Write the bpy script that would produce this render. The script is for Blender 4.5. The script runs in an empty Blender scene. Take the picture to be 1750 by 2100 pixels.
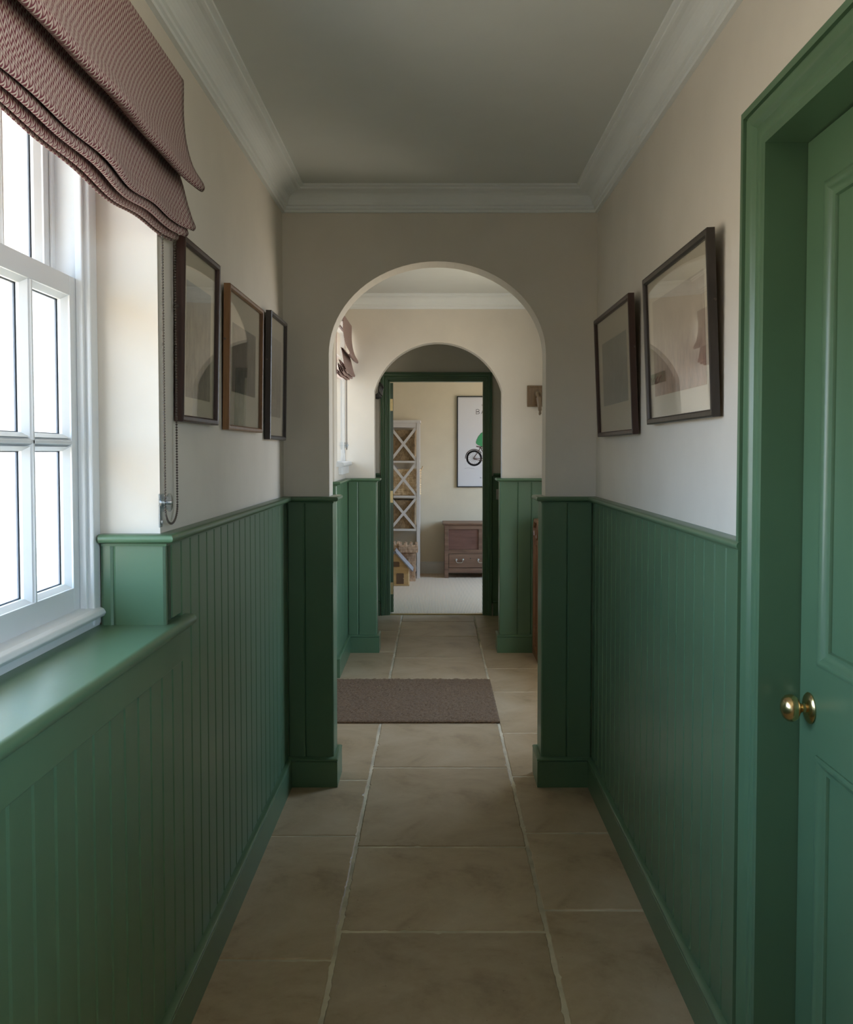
import bpy, math, random
from mathutils import Vector, Matrix, Euler
random.seed(7)
PI = math.pi
scn = bpy.context.scene
C = scn.collection

# ------------------------------------------------------------------ camera, light, exposure
cam_d = bpy.data.cameras.new('camera'); cam = bpy.data.objects.new('camera', cam_d); C.objects.link(cam)
cam.location = (0, 0, 1.37)
cam.rotation_euler = (PI/2 - math.atan(0.039), 0, 0)
cam_d.sensor_fit = 'VERTICAL'; cam_d.sensor_height = 36.0; cam_d.sensor_width = 30.0
cam_d.lens = 1950/2100*36.0
cam_d.shift_x = -18/2100; cam_d.shift_y = -49/2100
cam_d.clip_start = 0.05
scn.camera = cam

world = bpy.data.worlds.new('daylight'); scn.world = world; world.use_nodes = True
wn = world.node_tree; wn.nodes.clear()
w_out = wn.nodes.new('ShaderNodeOutputWorld'); w_bg = wn.nodes.new('ShaderNodeBackground')
w_tc = wn.nodes.new('ShaderNodeTexCoord'); w_sep = wn.nodes.new('ShaderNodeSeparateXYZ')
w_mr = wn.nodes.new('ShaderNodeMapRange'); w_mr.inputs['From Min'].default_value = -1; w_mr.inputs['From Max'].default_value = 1
w_cr = wn.nodes.new('ShaderNodeValToRGB')
# warm sunlit ground below the horizon, pale haze at it, blue sky above
e = w_cr.color_ramp.elements
e[0].position = 0.0; e[0].color = (0.42, 0.37, 0.29, 1)
e[1].position = 1.0; e[1].color = (0.30, 0.60, 1.0, 1)
for p_, c_ in ((0.475, (0.50, 0.44, 0.35, 1)), (0.51, (0.74, 0.80, 0.88, 1)), (0.60, (0.50, 0.74, 1.04, 1))):
    n_ = e.new(p_); n_.color = c_
w_bg.inputs['Strength'].default_value = 6.0
wn.links.new(w_tc.outputs['Generated'], w_sep.inputs[0]); wn.links.new(w_sep.outputs['Z'], w_mr.inputs['Value'])
wn.links.new(w_mr.outputs[0], w_cr.inputs[0]); wn.links.new(w_cr.outputs[0], w_bg.inputs['Color'])
wn.links.new(w_bg.outputs[0], w_out.inputs['Surface'])

def portal(name, loc, rot, sx, sy):
    """guides the sampling of the sky through a window opening; gives off nothing itself"""
    d = bpy.data.lights.new(name, 'AREA'); d.shape = 'RECTANGLE'; d.size = sx; d.size_y = sy
    d.cycles.is_portal = True
    o = bpy.data.objects.new(name, d); C.objects.link(o); o.location = loc; o.rotation_euler = rot
portal('window_daylight', (-0.93, 1.44, 1.57), (0, -PI/2, 0), 1.24, 1.36)
portal('window_daylight', (0.81, 0.345, 1.70), (0, PI/2, 0), 1.1, 1.29)
portal('window_daylight', (-0.93, 6.165, 1.72), (0, -PI/2, 0), 0.9, 0.56)
portal('window_daylight', (1.22, 4.95, 1.32), (0, PI/2, 0), 1.7, 0.9)
portal('window_daylight', (2.62, 9.3, 1.35), (0, PI/2, 0), 1.5, 1.6)

vs = scn.view_settings
vs.view_transform = 'Standard'; vs.look = 'None'; vs.gamma = 1.0; vs.use_curve_mapping = False
vs.exposure = 1.25
cy = scn.cycles
cy.max_bounces = 10; cy.diffuse_bounces = 7; cy.glossy_bounces = 4; cy.transparent_max_bounces = 16
cy.caustics_reflective = False; cy.caustics_refractive = False
cy.sample_clamp_indirect = 6.0
cy.use_denoising = True

# ------------------------------------------------------------------ materials
def new_mat(name):
    m = bpy.data.materials.new(name); m.use_nodes = True
    nt = m.node_tree; return m, nt, nt.nodes['Principled BSDF']
def ramp(nt, fac, stops):
    r = nt.nodes.new('ShaderNodeValToRGB'); el = r.color_ramp.elements
    el[0].position, el[0].color = stops[0][0], (*stops[0][1], 1)
    el[1].position, el[1].color = stops[-1][0], (*stops[-1][1], 1)
    for p, c in stops[1:-1]:
        q = el.new(p); q.color = (*c, 1)
    nt.links.new(fac, r.inputs[0]); return r.outputs[0]
def noise(nt, scale, detail=4, rough=0.55, co='Object', stretch=None, dist=0.0):
    tc = nt.nodes.new('ShaderNodeTexCoord'); n = nt.nodes.new('ShaderNodeTexNoise')
    n.inputs['Scale'].default_value = scale; n.inputs['Detail'].default_value = detail
    n.inputs['Roughness'].default_value = rough; n.inputs['Distortion'].default_value = dist
    src = tc.outputs[co]
    if stretch:
        mp = nt.nodes.new('ShaderNodeMapping'); mp.inputs['Scale'].default_value = stretch
        nt.links.new(src, mp.inputs[0]); src = mp.outputs[0]
    nt.links.new(src, n.inputs['Vector']); return n.outputs['Fac']
def bump(nt, bs, h, strength, dist=0.002):
    b = nt.nodes.new('ShaderNodeBump'); b.inputs['Strength'].default_value = strength; b.inputs['Distance'].default_value = dist
    nt.links.new(h, b.inputs['Height']); nt.links.new(b.outputs[0], bs.inputs['Normal'])
def paint(name, col, rough, vary=0.06, bscale=90, bstr=0.06, spec=0.5):
    m, nt, b = new_mat(name)
    c = Vector(col)
    nt.links.new(ramp(nt, noise(nt, 5), [(0.3, tuple(c*(1-vary))), (0.7, tuple(c*(1+vary)))]), b.inputs['Base Color'])
    b.inputs['Roughness'].default_value = rough; b.inputs['Specular IOR Level'].default_value = spec
    bump(nt, b, noise(nt, bscale, 2), bstr, 0.001)
    return m
def wood(name, dark, light, rough=0.5, axis=2, scale=14):
    m, nt, b = new_mat(name)
    st = [1, 1, 1]; st[axis] = 0.09
    f = noise(nt, scale, 6, 0.65, stretch=tuple(st), dist=1.2)
    nt.links.new(ramp(nt, f, [(0.28, dark), (0.5, tuple((a+b_)/2 for a, b_ in zip(dark, light))), (0.72, light)]), b.inputs['Base Color'])
    b.inputs['Roughness'].default_value = rough
    bump(nt, b, f, 0.25, 0.002)
    return m
def metal(name, col, rough):
    m, nt, b = new_mat(name); b.inputs['Metallic'].default_value = 1
    nt.links.new(ramp(nt, noise(nt, 40), [(0.3, tuple(x*0.85 for x in col)), (0.7, col)]), b.inputs['Base Color'])
    b.inputs['Roughness'].default_value = rough; return m
def glass_mat(name, refl=1.0, tint=(1, 1, 1)):
    m, nt, b = new_mat(name); nt.nodes.remove(b)
    out = nt.nodes['Material Output']; t = nt.nodes.new('ShaderNodeBsdfTransparent'); g = nt.nodes.new('ShaderNodeBsdfGlossy')
    g.inputs['Roughness'].default_value = 0.01; t.inputs[0].default_value = (*tint, 1)
    fr = nt.nodes.new('ShaderNodeLayerWeight'); fr.inputs[0].default_value = 0.5
    mx = nt.nodes.new('ShaderNodeMixShader')
    p5 = nt.nodes.new('ShaderNodeMath'); p5.operation = 'POWER'; p5.inputs[1].default_value = 5.0      # Schlick reflectance
    nt.links.new(fr.outputs['Facing'], p5.inputs[0])
    mu = nt.nodes.new('ShaderNodeMath'); mu.operation = 'MULTIPLY_ADD'; mu.inputs[1].default_value = 0.90*refl; mu.inputs[2].default_value = 0.04*refl
    nt.links.new(p5.outputs[0], mu.inputs[0]); nt.links.new(mu.outputs[0], mx.inputs[0])
    nt.links.new(t.outputs[0], mx.inputs[1]); nt.links.new(g.outputs[0], mx.inputs[2]); nt.links.new(mx.outputs[0], out.inputs['Surface'])
    return m

M = {}
M['green'] = paint('green_eggshell_paint', (0.084, 0.158, 0.088), 0.33, 0.05, 60, 0.05)
M['wall'] = paint('warm_white_plaster', (0.65, 0.605, 0.535), 0.85, 0.03, 120, 0.10)
M['ceiling'] = paint('ceiling_white', (0.62, 0.64, 0.62), 0.9, 0.02, 120, 0.08)
M['cornice'] = paint('cornice_white', (0.72, 0.75, 0.75), 0.7, 0.02, 120, 0.05)
M['white'] = paint('window_white_gloss', (0.68, 0.71, 0.73), 0.35, 0.02, 60, 0.02)
M['skirting_white'] = paint('skirting_grey_white', (0.62, 0.60, 0.56), 0.5, 0.03)
M['spacer'] = paint('glazing_gasket', (0.10, 0.12, 0.15), 0.5)
M['glass'] = glass_mat('window_glass', 0.6)
M['picture_glass'] = glass_mat('picture_glass', 1.0)
M['brass'] = metal('brass', (0.72, 0.55, 0.28), 0.22)
M['old_brass'] = metal('dull_brass', (0.62, 0.48, 0.24), 0.4)
M['iron'] = paint('black_iron', (0.025, 0.024, 0.022), 0.45)
M['steel'] = metal('steel', (0.62, 0.62, 0.60), 0.3)
M['dark_frame'] = wood('dark_stained_frame', (0.018, 0.014, 0.011), (0.045, 0.034, 0.028), 0.38, 2, 30)
M['mahogany'] = wood('mahogany_frame', (0.020, 0.009, 0.007), (0.055, 0.024, 0.017), 0.38, 2, 30)
M['oak_frame'] = wood('oak_frame', (0.13, 0.06, 0.022), (0.25, 0.125, 0.05), 0.4, 2, 30)
M['mat_cream'] = paint('mount_card', (0.56, 0.50, 0.38), 0.9, 0.04)
M['chest_wood'] = wood('old_oak', (0.11, 0.055, 0.034), (0.29, 0.165, 0.105), 0.5, 0, 16)
M['chest_panel'] = wood('red_brown_oak', (0.12, 0.050, 0.036), (0.23, 0.11, 0.08), 0.5, 0, 16)
M['pew_wood'] = wood('pitch_pine', (0.13, 0.05, 0.022), (0.33, 0.155, 0.075), 0.42, 2, 16)
M['plaque_wood'] = wood('oak_plaque', (0.10, 0.06, 0.03), (0.26, 0.17, 0.09), 0.45, 2, 22)
M['horn'] = wood('carved_horn', (0.08, 0.05, 0.03), (0.38, 0.29, 0.19), 0.4, 2, 20)
M['pine'] = wood('toy_pine', (0.52, 0.32, 0.14), (0.70, 0.48, 0.24), 0.5, 0, 12)
M['toy_grey'] = wood('toy_grey_roof', (0.24, 0.22, 0.22), (0.36, 0.33, 0.33), 0.6, 1, 14)
M['toy_brown'] = paint('toy_brown', (0.16, 0.095, 0.055), 0.6)
M['shelf_paint'] = paint('shelf_paint', (0.66, 0.60, 0.56), 0.5, 0.03)
M['plastic'] = glass_mat('clear_plastic', 1.6, (0.86, 0.90, 0.94))
M['bead'] = paint('bronze_beads', (0.075, 0.058, 0.045), 0.35)
M['switch'] = metal('switch_plate', (0.45, 0.42, 0.36), 0.35)
M['poster'] = paint('poster_paper', (0.70, 0.68, 0.70), 0.35, 0.01)
M['ink'] = paint('poster_ink', (0.05, 0.045, 0.045), 0.6)
M['ink_brown'] = paint('poster_brown_ink', (0.10, 0.055, 0.045), 0.6)
M['ink_grey'] = paint('poster_grey_ink', (0.32, 0.32, 0.33), 0.6)
M['ink_green'] = paint('poster_green', (0.06, 0.32, 0.13), 0.6)
M['black_frame'] = paint('poster_frame_black', (0.018, 0.018, 0.02), 0.4)

# limestone
m, nt, b = new_mat('limestone')
f1 = noise(nt, 3.2, 8, 0.62, dist=0.6); f2 = noise(nt, 26, 6, 0.7)
mx = nt.nodes.new('ShaderNodeMath'); mx.operation = 'MULTIPLY_ADD'; mx.inputs[1].default_value = 0.35
nt.links.new(f2, mx.inputs[0]); nt.links.new(f1, mx.inputs[2])
oi = nt.nodes.new('ShaderNodeObjectInfo')
hs = nt.nodes.new('ShaderNodeHueSaturation')
mr = nt.nodes.new('ShaderNodeMapRange'); mr.inputs['To Min'].default_value = 0.88; mr.inputs['To Max'].default_value = 1.10
nt.links.new(oi.outputs['Random'], mr.inputs['Value']); nt.links.new(mr.outputs[0], hs.inputs['Value'])
nt.links.new(ramp(nt, mx.outputs[0], [(0.42, (0.24, 0.165, 0.10)), (0.62, (0.40, 0.30, 0.196)), (0.9, (0.51, 0.405, 0.29))]), hs.inputs['Color'])
nt.links.new(hs.outputs[0], b.inputs['Base Color'])
b.inputs['Roughness'].default_value = 0.40; b.inputs['Specular IOR Level'].default_value = 0.45
nt.links.new(ramp(nt, f2, [(0.3, (0.34,)*3), (0.7, (0.50,)*3)]), b.inputs['Roughness'])
bump(nt, b, mx.outputs[0], 0.22, 0.004)
f3 = noise(nt, 55, 3, 0.6); pit = nt.nodes.new('ShaderNodeMix'); pit.data_type = 'RGBA'
pr_ = nt.nodes.new('ShaderNodeMapRange'); pr_.inputs['From Min'].default_value = 0.70; pr_.inputs['From Max'].default_value = 0.76
nt.links.new(f3, pr_.inputs['Value']); nt.links.new(pr_.outputs[0], pit.inputs[0]); nt.links.new(hs.outputs[0], pit.inputs[6]); pit.inputs[7].default_value = (0.13, 0.085, 0.05, 1)
nt.links.new(pit.outputs[2], b.inputs['Base Color'])
M['stone'] = m
M['grout'] = paint('pale_grout', (0.56, 0.50, 0.39), 0.9, 0.35, 30, 0.4)
# ribbed carpet
m, nt, b = new_mat('ribbed_carpet')
tc = nt.nodes.new('ShaderNodeTexCoord'); wv = nt.nodes.new('ShaderNodeTexWave'); wv.wave_type = 'BANDS'; wv.bands_direction = 'X'
wv.inputs['Scale'].default_value = 24; wv.inputs['Distortion'].default_value = 0.0; wv.inputs['Detail'].default_value = 3; wv.inputs['Detail Scale'].default_value = 6
nt.links.new(tc.outputs['Object'], wv.inputs['Vector'])
nt.links.new(ramp(nt, wv.outputs['Fac'], [(0.1, (0.52, 0.41, 0.31)), (0.9, (0.82, 0.66, 0.51))]), b.inputs['Base Color'])
b.inputs['Roughness'].default_value = 0.95; bump(nt, b, wv.outputs['Fac'], 0.25, 0.003)
M['carpet'] = m
# coir mat
m, nt, b = new_mat('brown_coir')
f = noise(nt, 150, 3, 0.8)
nt.links.new(ramp(nt, f, [(0.3, (0.075, 0.046, 0.028)), (0.7, (0.28, 0.18, 0.112))]), b.inputs['Base Color'])
b.inputs['Roughness'].default_value = 0.95; bump(nt, b, f, 1.0, 0.006)
M['coir'] = m
# seagrass baskets
def weave(name, dark, light, sc):
    m, nt, b = new_mat(name)
    f = noise(nt, sc, 4, 0.7, stretch=(1, 1, 0.35)); g = noise(nt, sc*0.12, 2)
    ad = nt.nodes.new('ShaderNodeMath'); ad.operation = 'MULTIPLY_ADD'; ad.inputs[1].default_value = 0.5
    nt.links.new(g, ad.inputs[0]); nt.links.new(f, ad.inputs[2])
    nt.links.new(ramp(nt, ad.outputs[0], [(0.5, dark), (0.95, light)]), b.inputs['Base Color'])
    b.inputs['Roughness'].default_value = 0.7; bump(nt, b, f, 0.6, 0.004); return m
M['seagrass'] = weave('seagrass', (0.14, 0.085, 0.04), (0.42, 0.28, 0.15), 90)
M['hyacinth'] = weave('water_hyacinth', (0.40, 0.24, 0.11), (0.86, 0.66, 0.42), 60)
M['toy_stone'] = weave('toy_stonework', (0.32, 0.18, 0.105), (0.74, 0.52, 0.35), 40)
# blind fabric : columns of small V stitches, plum on stone
m, nt, b = new_mat('plum_chevron_fabric')
uv = nt.nodes.new('ShaderNodeUVMap'); uv.uv_map = 'UVMap'
sp = nt.nodes.new('ShaderNodeSeparateXYZ'); nt.links.new(uv.outputs[0], sp.inputs[0])
def mth(op, a, b_=None, c_=None):
    n = nt.nodes.new('ShaderNodeMath'); n.operation = op
    for i, v in enumerate((a, b_, c_)):
        if v is None: continue
        if isinstance(v, (int, float)): n.inputs[i].default_value = v
        else: nt.links.new(v, n.inputs[i])
    return n.outputs[0]
CW, CH = 0.0165, 0.0125
u = mth('DIVIDE', sp.outputs['X'], CW)
tri = mth('ABSOLUTE', mth('SUBTRACT', mth('FRACT', u), 0.5))           # 0 mid column .. .5 at its edge
v = mth('DIVIDE', sp.outputs['Y'], CH)
ph = mth('FRACT', mth('SUBTRACT', v, mth('MULTIPLY', tri, 2.4)))
st = mth('ABSOLUTE', mth('SUBTRACT', ph, 0.5))                         # stroke of the V
edge = mth('GREATER_THAN', tri, 0.46)
edge2 = mth('LESS_THAN', tri, 0.03)
sm = nt.nodes.new('ShaderNodeMapRange'); sm.interpolation_type = 'SMOOTHSTEP'
sm.inputs['From Min'].default_value = 0.22; sm.inputs['From Max'].default_value = 0.30
nt.links.new(st, sm.inputs['Value'])
fac = mth('MAXIMUM', sm.outputs[0], mth('MAXIMUM', edge, mth('MULTIPLY', edge2, 0.6)))
fn = noise(nt, 300, 2, co='UV')
nt.links.new(ramp(nt, mth('ADD', fac, mth('MULTIPLY', mth('SUBTRACT', fn, 0.5), 0.3)),
     [(0.15, (0.52, 0.45, 0.40)), (0.75, (0.150, 0.036, 0.050))]), b.inputs['Base Color'])
b.inputs['Roughness'].default_value = 0.9
bump(nt, b, fac, 0.25, 0.001)
M['fabric'] = m
# prints
def print_mat(name, sky, land, dark, sc=9, horizon=0.05):
    m, nt, b = new_mat(name)
    tc = nt.nodes.new('ShaderNodeTexCoord'); s = nt.nodes.new('ShaderNodeSeparateXYZ'); nt.links.new(tc.outputs['Object'], s.inputs[0])
    n = noise(nt, sc, 7, 0.68, stretch=(1, 1, 0.6))
    n2 = noise(nt, sc*4, 5, 0.7, stretch=(1, 1, 0.5))
    a = nt.nodes.new('ShaderNodeMath'); a.operation = 'MULTIPLY_ADD'; a.inputs[1].default_value = 0.12; nt.links.new(n, a.inputs[0]); nt.links.new(s.outputs['Z'], a.inputs[2])
    t = nt.nodes.new('ShaderNodeMapRange'); t.inputs['From Min'].default_value = horizon; t.inputs['From Max'].default_value = horizon + 0.10
    nt.links.new(a.outputs[0], t.inputs['Value'])
    mixc = nt.nodes.new('ShaderNodeMix'); mixc.data_type = 'RGBA'
    nt.links.new(t.outputs[0], mixc.inputs[0])
    nt.links.new(ramp(nt, n2, [(0.3, dark), (0.6, land), (0.8, tuple(min(1, x*1.3) for x in land))]), mixc.inputs[6])
    nt.links.new(ramp(nt, n, [(0.3, tuple(x*0.75 for x in sky)), (0.7, sky)]), mixc.inputs[7])
    nt.links.new(mixc.outputs[2], b.inputs['Base Color']); b.inputs['Roughness'].default_value = 0.9
    return m
M['print_moor'] = print_mat('print_moorland', (0.32, 0.32, 0.31), (0.26, 0.22, 0.17), (0.08, 0.07, 0.06), 9, 0.09)
M['print_dark'] = print_mat('print_dark_wood', (0.24, 0.22, 0.18), (0.17, 0.13, 0.10), (0.04, 0.035, 0.03), 11, 0.12)
M['print_sepia'] = print_mat('print_sepia', (0.42, 0.36, 0.28), (0.34, 0.28, 0.2), (0.12, 0.1, 0.08), 8, 0.06)
M['print_ship'] = print_mat('print_ship', (0.46, 0.38, 0.29), (0.34, 0.20, 0.14), (0.10, 0.06, 0.045), 10, -0.02)
M['print_grey'] = print_mat('print_grey_etching', (0.29, 0.29, 0.25), (0.22, 0.22, 0.19), (0.14, 0.14, 0.12), 8, 0.02)

# ------------------------------------------------------------------ geometry helpers
class B:
    def __init__(s): s.v = []; s.f = []; s.uv = None
    def box(s, x0, x1, y0, y1, z0, z1):
        k = len(s.v)
        s.v += [(x0,y0,z0),(x1,y0,z0),(x1,y1,z0),(x0,y1,z0),(x0,y0,z1),(x1,y0,z1),(x1,y1,z1),(x0,y1,z1)]
        s.f += [tuple(k+i for i in q) for q in ((3,2,1,0),(4,5,6,7),(0,1,5,4),(1,2,6,5),(2,3,7,6),(3,0,4,7))]
        return s
    def beam(s, p, q, w, d, up=(0,0,1)):
        """square bar from p to q, w across (in the plane of up), d deep"""
        p, q = Vector(p), Vector(q); a = (q-p).normalized(); n = a.cross(Vector(up)).normalized(); t = n.cross(a)
        k = len(s.v)
        for c in (p, q):
            for i, j in ((-1,-1),(1,-1),(1,1),(-1,1)):
                s.v.append(tuple(c + t*(w/2*i) + n*(d/2*j)))
        s.f += [tuple(k+i for i in r) for r in ((3,2,1,0),(4,5,6,7),(0,1,5,4),(1,2,6,5),(2,3,7,6),(3,0,4,7))]
        return s
    def prism(s, poly, fn, a0, a1):
        """poly of 2-D points pushed from a0 to a1; fn(p, q, a) -> xyz"""
        k, n = len(s.v), len(poly)
        s.v += [fn(p, q, a0) for p, q in poly] + [fn(p, q, a1) for p, q in poly]
        s.f += [tuple(range(k+n-1, k-1, -1)), tuple(range(k+n, k+2*n))]
        s.f += [(k+i, k+(i+1) % n, k+n+(i+1) % n, k+n+i) for i in range(n)]
        return s
    def sweep(s, path, prof, fn=lambda a, b, h: (a, b, h), closed=False, side=1, capped=True):
        """profile (out, height) carried along a 2-D path with mitred corners; out is to the left of travel * side"""
        P = [Vector(p) for p in path]; n = len(P); k = len(s.v); m = len(prof)
        for i in range(n):
            a = P[i-1] if (closed or i > 0) else None
            c = P[(i+1) % n] if (closed or i < n-1) else None
            d1 = (P[i]-a).normalized() if a is not None else None
            d2 = (c-P[i]).normalized() if c is not None else None
            d1 = d1 if d1 is not None else d2; d2 = d2 if d2 is not None else d1
            n1 = Vector((-d1.y, d1.x))*side; n2 = Vector((-d2.y, d2.x))*side
            mm = (n1+n2); mm = mm/max(1e-6, mm.length); mm = mm/max(0.25, mm.dot(n1))
            for o, h in prof:
                q = P[i] + mm*o; s.v.append(fn(q.x, q.y, h))
        for i in range(n if closed else n-1):
            j = (i+1) % n
            for a in range(m):
                b_ = (a+1) % m
                s.f.append((k+i*m+a, k+j*m+a, k+j*m+b_, k+i*m+b_))
        if not closed and capped:
            s.f += [tuple(range(k+m-1, k-1, -1)), tuple(range(k+(n-1)*m, k+n*m))]
        return s
    def tube(s, pts, r, n=8, rads=None):
        pts = [Vector(p) for p in pts]; k = len(s.v)
        for i, p in enumerate(pts):
            t = (pts[min(i+1, len(pts)-1)] - pts[max(i-1, 0)]).normalized()
            u = t.cross(Vector((0,0,1)) if abs(t.z) < 0.9 else Vector((1,0,0))).normalized(); w = t.cross(u)
            rr = rads[i] if rads else r
            for j in range(n):
                a = 2*PI*j/n; s.v.append(tuple(p + u*(rr*math.cos(a)) + w*(rr*math.sin(a))))
        for i in range(len(pts)-1):
            for j in range(n):
                j2 = (j+1) % n; s.f.append((k+i*n+j, k+i*n+j2, k+(i+1)*n+j2, k+(i+1)*n+j))
        s.f += [tuple(range(k+n-1, k-1, -1)), tuple(range(k+(len(pts)-1)*n, k+len(pts)*n))]
        return s
    def lathe(s, prof, n=24, fn=lambda x, y, a: (x, y, a)):
        """prof (radius, along); fn maps (x, y, along)"""
        k = len(s.v)
        for r, a in prof:
            for j in range(n):
                t = 2*PI*j/n; s.v.append(fn(r*math.cos(t), r*math.sin(t), a))
        for i in range(len(prof)-1):
            for j in range(n):
                j2 = (j+1) % n; s.f.append((k+i*n+j, k+i*n+j2, k+(i+1)*n+j2, k+(i+1)*n+j))
        s.f += [tuple(range(k+n-1, k-1, -1)), tuple(range(k+(len(prof)-1)*n, k+len(prof)*n))]
        return s
    def ball(s, c, r, n=6, m=4):
        k = len(s.v); s.v.append((c[0], c[1], c[2]+r))
        for i in range(1, m):
            a = PI*i/m
            for j in range(n):
                t = 2*PI*j/n; s.v.append((c[0]+r*math.sin(a)*math.cos(t), c[1]+r*math.sin(a)*math.sin(t), c[2]+r*math.cos(a)))
        s.v.append((c[0], c[1], c[2]-r)); L = len(s.v)-1
        for j in range(n):
            j2 = (j+1) % n
            s.f.append((k, k+1+j, k+1+j2)); s.f.append((L, k+1+(m-2)*n+j2, k+1+(m-2)*n+j))
            for i in range(m-2):
                s.f.append((k+1+i*n+j, k+1+(i+1)*n+j, k+1+(i+1)*n+j2, k+1+i*n+j2))
        return s
    def mesh(s, name, mat):
        me = bpy.data.meshes.new(name); me.from_pydata(s.v, [], s.f); me.materials.append(M[mat])
        import bmesh
        bm = bmesh.new(); bm.from_mesh(me); bmesh.ops.recalc_face_normals(bm, faces=bm.faces); bm.to_mesh(me); bm.free()
        return me
    def build(s, name, mat, parent=None, smooth=False, bevel=0.0, seg=2, loc=None):
        o = bpy.data.objects.new(name, s.mesh(name, mat)); C.objects.link(o)
        if parent: o.parent = parent
        if loc: o.location = loc
        if smooth:
            for p in o.data.polygons: p.use_smooth = True
            if smooth == 'auto': o.data.set_sharp_from_angle(angle=math.radians(40))
        if bevel:
            md = o.modifiers.new('bevel', 'BEVEL'); md.width = bevel; md.segments = seg; md.limit_method = 'ANGLE'; md.angle_limit = math.radians(35)
        return o
def tag(o, label, cat, group=None, kind=None):
    o['label'] = label; o['category'] = cat
    if group: o['group'] = group
    if kind: o['kind'] = kind
    return o
def thing(name, label, cat, loc=(0,0,0), rotz=0, group=None, kind=None, tilt=None):
    o = bpy.data.objects.new(name, None); C.objects.link(o); o.location = loc; o.rotation_euler = (tilt or 0, 0, rotz)
    o.empty_display_size = 0.05
    return tag(o, label, cat, group, kind)
def copy_part(src, parent, loc, rot):
    c = src.copy(); C.objects.link(c); c.parent = parent; c.location = loc; c.rotation_euler = rot; return c
def arc(cx, cy, r, a0, a1, n):
    return [(cx + r*math.cos(math.radians(a0+(a1-a0)*i/n)), cy + r*math.sin(math.radians(a0+(a1-a0)*i/n))) for i in range(n+1)]

# ------------------------------------------------------------------ the plan (metres; camera stands at the origin)
XL, XR = -0.615, 0.652          # plaster faces of the first hall
YA, YA2 = 3.855, 3.985          # first arch wall
YB, YB2 = 6.44, 6.56            # second arch wall
YD, YD2 = 7.90, 7.985           # doorway wall
YE = 10.58                      # back wall of the far room
ZC = 2.415                      # ceiling
ZR = 1.186                      # top of dado rail
TB = 0.015                      # thickness of the boarding

# ---- floor
fl = B().box(-1.5, 1.0, -1.8, 7.93, -0.12, -0.0022).build('floor', 'grout')
tag(fl, 'pale limestone flagged floor running through the green hallway', 'floor', kind='structure')
def flag(x0, x1, y0, y1):
    g = 0.0035; x0 += g; x1 -= g; y0 += g; y1 -= g
    cx, cy_ = (x0+x1)/2, (y0+y1)/2
    pts = []
    for (ax, ay), (bx, by) in (((x0,y0),(x1,y0)), ((x1,y0),(x1,y1)), ((x1,y1),(x0,y1)), ((x0,y1),(x0,y0))):
        L = math.hypot(bx-ax, by-ay); n = max(2, int(L/0.014)); nx, ny = (ay-by)/L, (bx-ax)/L
        lo = 0.0
        for i in range(n):
            t = i/n
            lo = 0.75*lo + random.gauss(0, 0.0010)
            d = abs(lo) + (abs(random.gauss(0, 0.0032)) if random.random() < 0.10 else 0)
            if i == 0: d = 0.003
            pts.append((ax+(bx-ax)*t + nx*d, ay+(by-ay)*t + ny*d))
    m_ = B(); n = len(pts); z = random.uniform(-0.0008, 0.0008)
    ins = [(cx+(p-cx)*(1-0.004/max(0.1, abs(x1-x0)/2)), cy_+(q-cy_)*(1-0.004/max(0.1, abs(y1-y0)/2))) for p, q in pts]
    m_.v = [(p-cx, q-cy_, -0.03) for p, q in pts] + [(p-cx, q-cy_, z-0.0028) for p, q in pts] + [(p-cx, q-cy_, z) for p, q in ins]
    m_.f = [(i, (i+1) % n, n+(i+1) % n, n+i) for i in range(n)] + [(n+i, n+(i+1) % n, 2*n+(i+1) % n, 2*n+i) for i in range(n)] + [tuple(range(2*n, 3*n))]
    m_.build('stone_tile', 'stone', fl, loc=(cx, cy_, 0))
JL, JR = -0.275, 0.320
rows_l = [-0.35, 0.55, 1.05, 1.65, 2.512, 3.337, 3.916, 4.80, 5.62, 6.44, 7.177, 7.90]
rows_c = [-0.35, 0.40, 1.20, 1.95, 2.663, 3.245, 4.069, 4.75, 5.46, 6.256, 6.987, 7.59, 7.90]
rows_r = [-0.35, 0.65, 1.30, 2.10, 2.79, 3.363, 3.958, 4.575, 5.362, 5.945, 6.512, 7.316, 7.90]
for a, b_ in zip(rows_c, rows_c[1:]): flag(JL, JR, a, b_)
for a, b_ in zip(rows_l, rows_l[1:]):
    flag(-0.87 if 3.9 < a < 6.4 else -0.655, JL, a, b_)
    if 3.9 < a < 5.6: flag(-1.47, -0.87, a, b_)
for a, b_ in zip(rows_r, rows_r[1:]): flag(JR, 0.98 if 3.9 < a < 6.4 else 0.67, a, b_)

cp = B().box(-1.6, 2.3, 7.93, YE, -0.12, 0.004)
tag(cp.build('floor_carpet', 'carpet'), 'beige ribbed carpet in the far playroom', 'carpet', kind='structure')
tag(B().box(-0.40, 0.415, 7.915, 7.945, -0.01, 0.007).build('trim_1', 'old_brass'), 'thin brass threshold strip where stone meets carpet', 'threshold', kind='structure')

# ---- ceiling
tag(B().box(-1.9, 2.7, -2.0, YE+0.3, ZC, ZC+0.2).build('ceiling', 'ceiling'), 'plain white plaster ceiling of the hallway', 'ceiling', kind='structure')

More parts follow.
